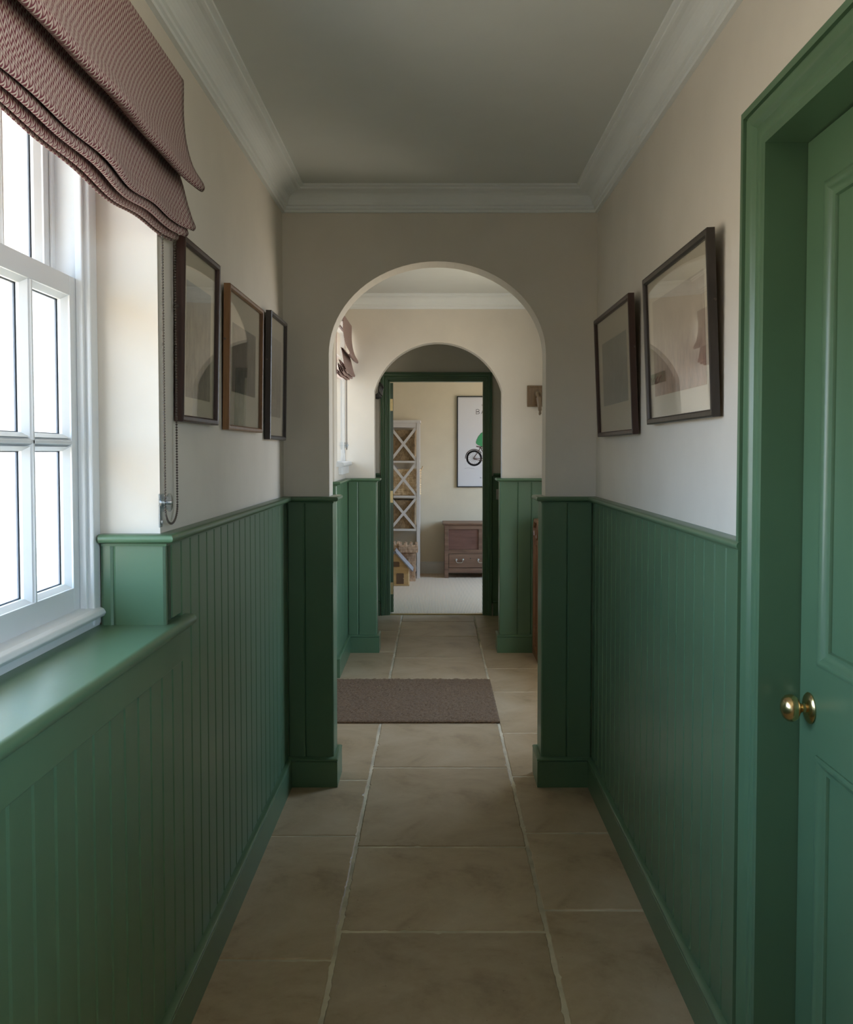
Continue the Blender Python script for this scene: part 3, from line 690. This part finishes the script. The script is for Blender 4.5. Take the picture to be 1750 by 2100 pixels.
B().lathe([(0.010, 0.006), (0.0095, 0.012), (0.008, 0.017), (0.0105, 0.020), (0.012, 0.022), (0.017, 0.0245), (0.0225, 0.028), (0.0255, 0.033), (0.0262, 0.039), (0.0248, 0.045), (0.0195, 0.051), (0.012, 0.0545), (0.003, 0.056)], 28, lambda a, b_, c: (DX-c, 1.812+a, 0.876+b_)).build('door_knob', 'brass', d1, smooth=True)

# ------------------------------------------------------------------ open door into the playroom
d2 = thing('door_2', 'dark green doorway with the door standing open to the playroom', 'door', (0, 0, 0), kind='structure')
B().box(DX0-0.001, DX0+0.020, YD-0.004, YD2+0.004, 0, DZ).box(DX1-0.020, DX1+0.001, YD-0.004, YD2+0.004, 0, DZ).box(DX0, DX1, YD-0.004, YD2+0.004, DZ-0.020, DZ+0.001).build('door_lining', 'green', d2, bevel=0.001)
A2 = [(o*0.8, h*0.8) for o, h in ARCH]
B().sweep([(DX0+0.006, 0), (DX0+0.006, DZ-0.006), (DX1-0.006, DZ-0.006), (DX1-0.006, 0)], A2, lambda a, b_, h: (a, YD-h, b_), side=1).build('architrave', 'green', d2, smooth='auto')
# leaf is hung on the left, swung back past square
lf = bpy.data.objects.new('door_leaf', B().box(0, 0.765, -0.040, 0, 0.008, DZ-0.024).mesh('door_leaf', 'green')); C.objects.link(lf); lf.parent = d2
lf.location = (DX0+0.006, YD2+0.012, 0); lf.rotation_euler = (0, 0, math.radians(104))
for xa, xb in ((0.09, 0.345), (0.42, 0.675)):
    for za, zb in ((0.22, 0.795), (0.965, 1.84)):
        B().sweep([(xa, za), (xb, za), (xb, zb), (xa, zb)], MO, lambda a, b_, h: (a, -0.040-h, b_), closed=True, side=1).build('panel_moulding', 'green', lf)
for zz in (1.757, 0.985, 0.21):
    h = B().box(-0.0035, 0.0015, -0.036, -0.006, zz-0.05, zz+0.05)
    h.build('hinge', 'old_brass', lf); 
    B().tube([(-0.004, -0.002, zz-0.05), (-0.004, -0.002, zz+0.05)], 0.006, 10).build('hinge_pin', 'old_brass', lf)

# ------------------------------------------------------------------ framed pictures
def picture(label, wall, y0, y1, z0, z1, fw, depth, fmat, matw, pmat, tilt, off, mats=(0, 0)):
    """wall: -1 left, +1 right; y0..y1 along the wall; off = gap of the back from the plaster at the foot"""
    w, h = y1-y0, z1-z0
    x = (XL+off) if wall < 0 else (XR-off)
    t = thing('framed_picture', label, 'picture', (x, (y0+y1)/2, z0), PI/2 if wall < 0 else -PI/2, 'framed prints along the hall', tilt=0)
    t.rotation_mode = 'XYZ'; t.rotation_euler = (math.radians(tilt), 0, PI/2 if wall < 0 else -PI/2)
    D = depth
    fp = [(0, -D), (0.004, -D-0.0015), (fw-0.004, -D-0.0005), (fw, -D+0.004), (fw, -D+0.010), (0.004, -D+0.012), (0.004, 0), (0, 0)]
    B().sweep([(-w/2, 0), (w/2, 0), (w/2, h), (-w/2, h)], fp, lambda a, b_, q: (a, q, b_), closed=True, side=1).build('frame', fmat, t)
    B().box(-w/2+0.003, w/2-0.003, -D+0.011, -D+0.013, 0.003, h-0.003).build('mount', 'mat_cream', t)
    pw, ph_ = w/2-fw-matw[0], h-2*fw-matw[1]-matw[2]
    pc = fw+matw[2]+ph_/2
    B().box(-pw, pw, -0.0006, 0, -ph_/2, ph_/2).build('print', pmat, t, loc=(0, -D+0.0105, pc))
    B().box(-w/2+fw-0.002, w/2-fw+0.002, -D+0.006, -D+0.0075, fw-0.002, h-fw+0.002).build('glass', 'picture_glass', t)
    B().box(-w/2+0.006, w/2-0.006, -D+0.0135, -D+0.017, 0.006, h-0.006).build('backing', 'plaque_wood', t)
    for sx in (-1, 1):
        B().tube([(sx*(w/2+0.001), -0.005, h*0.62), (sx*(w/2+0.006), -0.005, h*0.62)], 0.003, 8).build('hanging_ring', 'bead', t)
    return t
picture('tall dark brown framed moorland print nearest the window', -1, 2.232, 2.600, 1.440, 1.872, 0.016, 0.019, 'mahogany', (0.045, 0.075, 0.045), 'print_moor', 1.2, 0.004)
picture('oak framed dark woodland print in the middle of the left wall', -1, 2.735, 3.265, 1.432, 1.850, 0.015, 0.018, 'oak_frame', (0.07, 0.085, 0.10), 'print_dark', 1.0, 0.004)
picture('thin black framed sepia print beside the arch on the left', -1, 3.405, 3.765, 1.412, 1.872, 0.015, 0.020, 'dark_frame', (0.06, 0.07, 0.07), 'print_sepia', 1.0, 0.004)
picture('black framed sepia ship print next to the green door', 1, 2.150, 2.815, 1.448, 1.872, 0.018, 0.018, 'dark_frame', (0.055, 0.06, 0.06), 'print_ship', 2.4, 0.008)
picture('mahogany framed grey etching on the right near the arch', 1, 3.010, 3.660, 1.424, 1.868, 0.017, 0.019, 'mahogany', (0.085, 0.085, 0.095), 'print_grey', 2.4, 0.008)

# ------------------------------------------------------------------ middle hall
mt = B(); rnd = random.Random(3)
mx0, mx1, my0, my1 = -0.78, 0.326, 4.735, 5.625
nx, ny = 110, 90
for j in range(ny+1):
    for i in range(nx+1):
        e_ = (i in (0, nx)) or (j in (0, ny))
        mt.v.append((-(mx1-mx0)/2+(mx1-mx0)*i/nx + rnd.uniform(-.002, .002), -(my1-my0)/2+(my1-my0)*j/ny + rnd.uniform(-.002, .002), 0.008 if e_ else 0.013+rnd.uniform(-.003, .003)))
for j in range(ny):
    for i in range(nx):
        a = j*(nx+1)+i; mt.f.append((a, a+1, a+nx+2, a+nx+1))
pile = mt
dm = thing('doormat', 'rough brown coir doormat lying between the two arches', 'doormat', ((mx0+mx1)/2, (my0+my1)/2, 0.001))
po = pile.build('pile', 'coir', dm); po['kind'] = 'stuff'
B().box(-(mx1-mx0)/2, (mx1-mx0)/2, -(my1-my0)/2, (my1-my0)/2, 0, 0.008).build('backing', 'coir', dm)

# carved bench end against the second arch wall
pw = thing('church_pew', 'carved pine pew end against the wall past the arch', 'bench', (0.665, 6.255, 0))
lan = [(-0.155, 0), (0.155, 0), (0.155, 0.80), (0.165, 0.83), (0.165, 0.865), (0.105, 0.918), (-0.105, 0.918), (-0.165, 0.865), (-0.165, 0.83), (-0.155, 0.80)]
B().prism(lan, lambda p, q, a: (a, p, q), 0.012, 0.055).build('end_panel', 'pew_wood', pw, bevel=0.004)
B().sweep([(-0.155, 0.03), (0.155, 0.03), (0.155, 0.80), (0.165, 0.83), (0.165, 0.865), (0.105, 0.918), (-0.105, 0.918), (-0.165, 0.865), (-0.165, 0.83), (-0.155, 0.80)],
          [(0, 0.012), (0.0, -0.002), (0.008, -0.006), (0.020, -0.004), (0.026, 0.004), (0.028, 0.012)], lambda a, b_, h: (h, a, b_), closed=True, side=1).build('edge_moulding', 'pew_wood', pw)
for yo in (-0.06, 0.06):
    lw = 0.040
    pts = [(yo-lw, 0.20), (yo+lw, 0.20), (yo+lw, 0.66)] + [(yo+lw*math.cos(a)*1.0, 0.66+0.085*math.sin(a)) for a in [PI*i/10 for i in range(1, 10)]] + [(yo-lw, 0.66)]
    B().sweep(pts, [(0, 0.013), (0, 0.004), (0.005, 0.001), (0.010, 0.006), (0.010, 0.013)], lambda a, b_, h: (h, a, b_), closed=True, side=1).build('lancet_carving', 'pew_wood', pw)
B().sweep([(0.035*math.cos(2*PI*i/16), 0.815+0.035*math.sin(2*PI*i/16)) for i in range(16)], [(0, 0.013), (0, 0.003), (0.006, 0), (0.011, 0.006), (0.011, 0.013)], lambda a, b_, h: (h, a, b_), closed=True, side=1).build('roundel_carving', 'pew_wood', pw)
B().box(-0.006, 0.062, -0.175, 0.172, 0, 0.055).build('foot', 'pew_wood', pw, bevel=0.006)
B().box(0.055, 0.33, -0.16, 0.13, 0.40, 0.43).build('seat', 'pew_wood', pw, bevel=0.004)
B().box(0.055, 0.33, 0.125, 0.150, 0.40, 0.86).build('backrest', 'pew_wood', pw, bevel=0.004)

# wooden plaque with a horn hook
pq = thing('horn_hook_plaque', 'square oak wall plaque with a curved horn hook', 'wall hook', (0.692, YB, 1.668))
B().prism([(-0.072, 0), (0.072, 0), (0.072, 0.143), (-0.072, 0.143)], lambda p, q, a: (p, a, q), -0.012, 0).build('backboard', 'plaque_wood', pq, bevel=0.004)
B().box(-0.060, 0.060, -0.020, -0.010, 0.012, 0.131).build('raised_field', 'plaque_wood', pq, bevel=0.006)
hp = [(0, -0.018, 0.085), (0, -0.040, 0.088), (-0.002, -0.062, 0.078), (-0.003, -0.074, 0.055), (0.000, -0.078, 0.028), (0.004, -0.078, 0.000), (0.008, -0.074, -0.025), (0.009, -0.066, -0.045), (0.006, -0.058, -0.056)]
B().tube(hp, 0.01, 10, [0.020, 0.017, 0.016, 0.016, 0.0145, 0.013, 0.0125, 0.010, 0.005]).build('hook', 'horn', pq, smooth=True)
B().tube([(0, -0.018, 0.085), (0, -0.030, 0.086)], 0.024, 12).build('collar', 'horn', pq)

# iron coat hooks in the lobby
cr_ = thing('coat_hook_rail', 'black iron coat hooks on the lobby wall left of the doorway', 'coat hooks', (-0.545, 7.60, 1.84))
B().box(0, 0.018, -0.26, 0.30, -0.03, 0.05).build('rail', 'green', cr_, bevel=0.003)
for i in range(5):
    yy = -0.20 + i*0.11
    pts = [(0.018, yy, 0.02), (0.035, yy, -0.005)] + [(0.070-0.036*math.cos(math.radians(a)), yy, -0.005-0.034*math.sin(math.radians(a))) for a in range(20, 171, 25)] + [(0.110, yy, 0.03), (0.116, yy, 0.05)]
    B().tube(pts, 0.006, 8).ball((0.117, yy, 0.055), 0.009, 8, 6).build('hook', 'iron', cr_, smooth=True)

sw = thing('light_switch', 'small metal light switch right of the open doorway', 'switch', (0.548, YD-TB-0.001, 0.968))
B().box(-0.043, 0.043, -0.007, 0, 0, 0.086).build('plate', 'switch', sw, bevel=0.003)
B().box(-0.008, 0.008, -0.012, -0.006, 0.03, 0.056).build('rocker', 'switch', sw, bevel=0.002)

# ------------------------------------------------------------------ playroom
# bookcase seen from its cross-braced end
bx = thing('shelf_unit', 'tall pale shelf unit with crossed braces on its end', 'shelves', (-0.340, 10.16, 0.004))
H_ = 1.695; hw = 0.174
for sx in (-1, 1):
    for y0 in (0, 0.345):
        B().box(sx*hw-(0.034 if sx > 0 else 0), sx*hw+(0 if sx > 0 else 0.034), y0, y0+0.034, 0, H_-0.03).build('post', 'shelf_paint', bx, bevel=0.0015)
B().box(-hw-0.008, hw+0.008, -0.010, 0.389, H_-0.03, H_).build('top', 'shelf_paint', bx, bevel=0.002)
B().box(-hw+0.034, hw-0.034, 0.004, 0.028, H_-0.075, H_-0.03).build('top_rail', 'shelf_paint', bx)
B().box(-hw+0.034, hw-0.034, 0.351, 0.375, H_-0.075, H_-0.03).build('top_rail', 'shelf_paint', bx)
shz = [0.10, 0.532, 0.888, 1.262]
for z in shz:
    B().box(-hw+0.002, hw-0.002, 0.003, 0.376, z-0.022, z).build('shelf', 'shelf_paint', bx, bevel=0.001)
bays = [(0.532, 0.866), (0.888, 1.240), (1.262, H_-0.075)]
for z0, z1 in bays:
    for yb in (0.010, 0.368):
        B().beam((-hw+0.034, yb, z0), (hw-0.034, yb, z1), 0.010, 0.027, (0, 1, 0)).build('cross_brace', 'shelf_paint', bx)
        B().beam((-hw+0.034, yb+0.001, z1), (hw-0.034, yb+0.001, z0), 0.010, 0.027, (0, 1, 0)).build('cross_brace', 'shelf_paint', bx)
B().box(-hw, -hw+0.008, 0.03, 0.35, 0.10, H_-0.05).build('back_panel', 'shelf_paint', bx)

def basket(label, x, y, z, w, d, h, rows, amp, cells, mat, handle):
    t = thing('basket', label, 'basket', (x, y, z), 0, 'baskets in the shelf unit')
    m_ = B(); N = cells*4; R = rows*4
    def rr(t_, w_, d_):     # rounded rectangle outline
        c_, s__ = math.cos(t_), math.sin(t_); p = 7
        k = (abs(c_)**p + abs(s__)**p)**(-1/p); return c_*k*w_/2, s__*k*d_/2, c_, s__
    for i in range(R+1):
        zz = h*i/R
        for j in range(N):
            t_ = 2*PI*j/N; px_, py_, c_, s__ = rr(t_, w*(0.965+0.035*i/R), d*(0.965+0.035*i/R))
            row = i//4
            b_ = amp*abs(math.sin(PI*i/4))*(0.6+0.4*math.sin(cells*t_*1.0 + (PI if row % 2 else 0)))
            k = 1+b_/(min(w, d)/2)
            m_.v.append((px_*k, py_*k, zz))
    for i in range(R):
        for j in range(N):
            j2 = (j+1) % N; m_.f.append((i*N+j, i*N+j2, (i+1)*N+j2, (i+1)*N+j))
    m_.f.append(tuple(range(N-1, -1, -1)))
    o = m_.build('woven_body', mat, t, smooth=True)
    md = o.modifiers.new('thick', 'SOLIDIFY'); md.thickness = 0.008; md.offset = -1
    rim = [rr(2*PI*j/28, w*0.995, d*0.995)[:2] for j in range(29)]
    B().tube([(p, q, h) for p, q in rim], 0.008, 8).build('rim', mat, t, smooth=True)
    for sx in handle:
        B().tube([(sx*w/2, -0.05, h-0.02), (sx*(w/2+0.018), -0.045, h+0.018), (sx*(w/2+0.022), 0, h+0.035), (sx*(w/2+0.018), 0.045, h+0.018), (sx*w/2, 0.05, h-0.02)], 0.006, 8).build('handle', mat, t, smooth=True)
    return t
ZF = 0.004
basket('fine brown seagrass basket on the top shelf', -0.352, 10.345, 1.262+ZF+0.001, 0.285, 0.31, 0.322, 26, 0.003, 40, 'seagrass', ())
basket('coarse golden plaited basket on the middle shelf, sticking out', -0.325, 10.345, 0.888+ZF+0.001, 0.330, 0.285, 0.275, 11, 0.010, 22, 'hyacinth', (1,))
basket('fine brown seagrass basket on the lowest filled shelf', -0.352, 10.345, 0.532+ZF+0.001, 0.285, 0.31, 0.298, 26, 0.003, 40, 'seagrass', ())

# toy house
th = thing('toy_house', 'wooden toy house with grey roof on the carpet', 'toy house', (-0.405, 9.60, 0.004))
gw, eh, rh, dp = 0.135, 0.178, 0.345, 0.24
wallp = [(-gw, 0.012), (gw, 0.012), (gw, eh), (0, rh-0.012), (-gw, eh)]
B().prism(wallp, lambda p, q, a: (p, a, q), 0.0, dp).build('house_body', 'pine', th, bevel=0.002)
B().box(-gw-0.012, gw+0.006, -0.016, dp+0.01, 0, 0.014).build('base_board', 'pine', th, bevel=0.002)
B().box(-gw-0.004, gw+0.004, -0.006, 0.002, eh-0.006, eh+0.006).build('floor_band', 'pine', th)
for sx in (-1, 1):
    a_ = (0-sx*0.012, rh+0.004); b_ = (sx*(gw+0.036), eh-0.034)
    dx, dz = b_[0]-a_[0], b_[1]-a_[1]; L_ = math.hypot(dx, dz); nx_, nz_ = -dz/L_*sx, dx/L_*sx
    q4 = [a_, b_, (b_[0]+nx_*0.013, b_[1]+nz_*0.013), (a_[0]+nx_*0.013, a_[1]+nz_*0.013)]
    B().prism(q4, lambda p, q, a: (p, a, q), -0.030, dp+0.03).build('roof_panel', 'toy_grey', th, bevel=0.001)
dr = [(-0.038, 0), (0.038, 0)] + arc(0.028, 0.098, 0.010, 0, 90, 4) + arc(-0.028, 0.098, 0.010, 90, 180, 4)
B().prism([(p+0.048, q+0.020) for p, q in dr], lambda p, q, a: (p, a, q), -0.003, 0.002).build('front_door', 'toy_brown', th)
B().ball((0.082, -0.006, 0.075), 0.004, 8, 6).build('door_knob', 'pine', th)
wn_ = arc(0.032, 0.020, 0.012, 0, 90, 3) + arc(-0.032, 0.020, 0.012, 90, 180, 3) + [(-0.044, -0.02), (0.044, -0.02)]
B().prism([(p-0.002, q+0.213) for p, q in wn_], lambda p, q, a: (p, a, q), -0.003, 0.002).build('window', 'toy_brown', th)

# toy castle
tcs = thing('toy_castle', 'brown stone-built toy castle behind the toy house', 'toy castle', (-0.285, 10.00, 0.004))
def masonry(m_, cx, cy_, w, d, z0, z1, rh_, rnd):
    z = z0; k = 0
    while z < z1-0.004:
        h = min(rh_*rnd.uniform(0.85, 1.15), z1-z); z2 = z+h-0.002
        for face in range(4):
            L_ = w if face % 2 == 0 else d
            p = -L_/2 + (0 if k % 2 else -0.01)
            while p < L_/2-0.006:
                b_ = min(rnd.uniform(0.022, 0.042), L_/2-p); a0, a1 = max(p, -L_/2), p+b_-0.002
                o = rnd.uniform(0.001, 0.006)
                if face == 0: m_.box(cx+a0, cx+a1, cy_-d/2-o, cy_-d/2+0.008, z, z2)
                if face == 1: m_.box(cx+w/2-0.008, cx+w/2+o, cy_+a0, cy_+a1, z, z2)
                if face == 2: m_.box(cx+a0, cx+a1, cy_+d/2-0.008, cy_+d/2+o, z, z2)
                if face == 3: m_.box(cx-w/2-o, cx-w/2+0.008, cy_+a0, cy_+a1, z, z2)
                p += b_
        z += h; k += 1
    m_.box(cx-w/2+0.004, cx+w/2-0.004, cy_-d/2+0.004, cy_+d/2-0.004, z0, z1)
rnd = random.Random(11)
for nm, cx, cy_, w, zt in (('tower', 0.0, 0.0, 0.145, 0.305), ('turret', -0.175, 0.0, 0.11, 0.315)):
    a = B(); masonry(a, cx, cy_, w, w, 0, zt, 0.024, rnd); s_ = a.build(nm, 'toy_stone', tcs); s_['kind'] = 'stuff'
    a = B(); masonry(a, cx, cy_, w+0.05, w+0.05, zt, zt+0.062, 0.03, rnd); s_ = a.build('parapet', 'toy_stone', tcs); s_['kind'] = 'stuff'
    n_ = 4; ww = w+0.05
    for i in range(n_):
        for sy in (-1, 1):
            q = cx-ww/2+0.013+(ww-0.026)*i/(n_-1)
            B().box(q-0.013, q+0.013, cy_+sy*(ww/2-0.011)-0.011, cy_+sy*(ww/2-0.011)+0.011, zt+0.062, zt+0.094).build('merlon', 'toy_stone', tcs, bevel=0.003)
a = B(); masonry(a, -0.09, 0.02, 0.07, 0.05, 0, 0.22, 0.024, rnd); s_ = a.build('curtain_wall', 'toy_stone', tcs); s_['kind'] = 'stuff'

# oak mule chest
CX0, CX1, CY0, CY1 = 0.0, 1.06, 0.0, 0.365
ck = thing('mule_chest', 'old oak chest with framed panels and drawers below', 'chest', (0.100, 10.19, 0.004))
for x0, x1 in ((0, 0.042), (CX1-0.042, CX1)):
    for y0 in (CY0, CY1-0.042): B().box(x0, x1, y0, y0+0.042, 0, 0.572).build('corner_post', 'chest_wood', ck, bevel=0.002)
for z0, z1 in ((0.525, 0.572), (0.262, 0.305), (0.055, 0.108)): B().box(0.042, CX1-0.042, 0.002, 0.032, z0, z1).build('front_rail', 'chest_wood', ck, bevel=0.002)
for x0 in (0.365, 0.655): B().box(x0, x0+0.045, 0.002, 0.030, 0.305, 0.525).build('muntin', 'chest_wood', ck, bevel=0.002)
B().box(0.512, 0.548, 0.002, 0.030, 0.108, 0.262).build('muntin', 'chest_wood', ck, bevel=0.002)
for x0, x1 in ((0.042, 0.365), (0.41, 0.655), (0.70, CX1-0.042)): B().box(x0, x1, 0.014, 0.026, 0.305, 0.525).build('front_panel', 'chest_panel', ck, bevel=0.001)
for x0, x1 in ((0.046, 0.510), (0.550, CX1-0.046)):
    dw = B().box(x0, x1, 0.000, 0.30, 0.112, 0.258).build('drawer', 'chest_wood', ck, bevel=0.003)
    for hx in (x0+0.115, x1-0.115):
        h_ = B()
        for s__ in (-1, 1): h_.lathe([(0.011, 0), (0.012, 0.003), (0.006, 0.006), (0.006, 0.014), (0.009, 0.016), (0.007, 0.020), (0.001, 0.021)], 12, lambda a, b_, c: (hx+s__*0.036+a, -c, 0.198+b_))
        h_.tube([(hx-0.036, -0.017, 0.196), (hx-0.033, -0.019, 0.176), (hx-0.018, -0.020, 0.167), (hx, -0.020, 0.168), (hx+0.018, -0.020, 0.167), (hx+0.033, -0.019, 0.176), (hx+0.036, -0.017, 0.196)], 0.0034, 8)
        h_.build('swan_neck_handle', 'steel', dw, smooth='auto')
    B().lathe([(0.006, 0.0), (0.006, 0.0012), (0.001, 0.0013)], 12, lambda a, b_, c: ((x0+x1)/2+a, -c, 0.212+b_)).build('keyhole', 'iron', dw)
B().box(0.01, CX1-0.01, 0.032, CY1-0.01, 0.09, 0.565).build('carcass', 'chest_wood', ck)
B().box(-0.022, CX1+0.022, -0.022, CY1, 0.576, 0.592).build('lid', 'chest_wood', ck, bevel=0.006, seg=3)
B().box(-0.012, CX1+0.012, -0.012, CY1, 0.570, 0.577).build('lid_moulding', 'chest_wood', ck, bevel=0.002)

# poster
pt = thing('framed_poster', 'tall black framed poster of a bicycle on the playroom wall', 'poster', (0.590, YE, 0.966))
PW_, PH_ = 0.70, 1.012
B().sweep([(-PW_/2, 0), (PW_/2, 0), (PW_/2, PH_), (-PW_/2, PH_)], [(0, 0), (0, -0.020), (0.012, -0.020), (0.012, -0.010), (0.012, 0)], lambda a, b_, q: (a, q, b_), closed=True, side=1).build('frame', 'black_frame', pt)
B().box(-PW_/2+0.006, PW_/2-0.006, -0.010, -0.004, 0.006, PH_-0.006).build('paper', 'poster', pt)
def strokes(name, lines, w, mat, layer=0):
    m_ = B(); y_ = -0.0101-0.0002*layer
    for ln in lines:
        for a, c in zip(ln, ln[1:]):
            d = Vector((c[0]-a[0], c[1]-a[1])); L_ = d.length
            if L_ < 1e-6: continue
            n = Vector((-d.y, d.x))/L_*w/2; e_ = d/L_*w*0.3
            p0, p1 = Vector(a)-e_, Vector(c)+e_
            k = len(m_.v); m_.v += [(p0.x-n.x, y_, p0.y-n.y), (p1.x-n.x, y_, p1.y-n.y), (p1.x+n.x, y_, p1.y+n.y), (p0.x+n.x, y_, p0.y+n.y)]
            m_.f.append((k, k+1, k+2, k+3))
    return m_.build(name, mat, pt)
def P_(px_, py_):      # poster-local point from a position on the sheet: fractions of its left strip, in metres
    return (-PW_/2 + px_, PH_ - py_)
S = 0.00543
def pp(zx, zy): return P_((zx-122)*0.1*S, (zy-140)*0.1*S)
LT = []
LT += [[pp(515,505), pp(515,415)], [pp(515,415), pp(555,410), pp(578,425), pp(575,447), pp(520,460)], [pp(520,460), pp(570,462), pp(585,480), pp(570,500), pp(515,505)]]
LT += [[pp(622,500), pp(655,415), pp(690,500)], [pp(632,470), pp(682,470)]]
strokes('title_lettering', LT, 0.0050, 'ink')
strokes('small_lettering', [[pp(633,305), pp(633,340)], [pp(650,305), pp(650,340)], [pp(633,322), pp(650,322)], [pp(688,305), pp(688,340)]], 0.0026, 'ink')
strokes('signature_lettering', [[pp(597,1812), pp(602,1790), pp(600,1815), pp(608,1816)], [pp(610,1807), pp(622,1804), pp(616,1798), pp(610,1806), pp(618,1816), pp(626,1812)], [pp(645,1800), pp(645,1830)], [pp(645,1802), pp(658,1800), pp(658,1814), pp(646,1815)], [pp(664,1808), pp(676,1805), pp(670,1800), pp(664,1808), pp(672,1816), pp(682,1812)]], 0.0020, 'ink')
def circ(cx, cy_, r, a0=0, a1=360, n=40): return [pp(cx+r*math.cos(math.radians(a0+(a1-a0)*i/n)), cy_+r*math.sin(math.radians(a0+(a1-a0)*i/n))) for i in range(n+1)]
for wx in (475, 1010):
    strokes('tyre', [circ(wx, 1405, 145)], 0.0200, 'ink_grey', 0)
    strokes('wheel_rim', [circ(wx, 1405, 162), circ(wx, 1405, 122), circ(wx, 1405, 14, n=12)] + [[pp(wx+14*math.cos(a), 1405+14*math.sin(a)), pp(wx+120*math.cos(a), 1405+120*math.sin(a))] for a in [2*PI*i/18+0.1 for i in range(18)]], 0.0022, 'ink', 1)
    strokes('mudguard', [circ(wx, 1405, 178, 178, 325)], 0.0085, 'ink_brown', 2)
strokes('bicycle_frame', [[pp(460,1410), pp(575,1245), pp(600,1180)], [pp(460,1412), pp(720,1412)], [pp(470,1425), pp(720,1475)], [pp(600,1180), pp(720,1412)], [pp(720,1412), pp(900,1215), pp(605,1205)], [pp(900,1150), pp(1010,1405)], [pp(905,1150), pp(860,1120)]], 0.0085, 'ink_brown', 3)
strokes('saddle', [[pp(525,1165), pp(600,1178), pp(680,1170)]], 0.013, 'ink_brown', 4)
for ln_ in ([pp(280,1615), pp(350,1605), pp(410,1612), pp(480,1615)], [pp(680,1600), pp(760,1592)], [pp(282,1520), pp(300,1524)], [pp(615,1545), pp(628,1550)]): strokes('ground_line', [ln_], 0.0025, 'ink_grey', 1)
# plain green bundle strapped on the saddle
gp = [(510,1085),(525,1030),(560,960),(610,900),(660,865),(720,850),(790,870),(830,940),(838,1040),(820,1120),(760,1165),(690,1180),(620,1165),(560,1140),(520,1110)]
g_ = B(); g_.v = [(pp(a, c)[0], -0.0109, pp(a, c)[1]) for a, c in gp]; g_.f = [tuple(range(len(gp)))]
g_.build('green_bundle', 'ink_green', pt)
strokes('bundle_outline', [[pp(a, c) for a, c in gp + gp[:1]]], 0.0022, 'ink', 6)
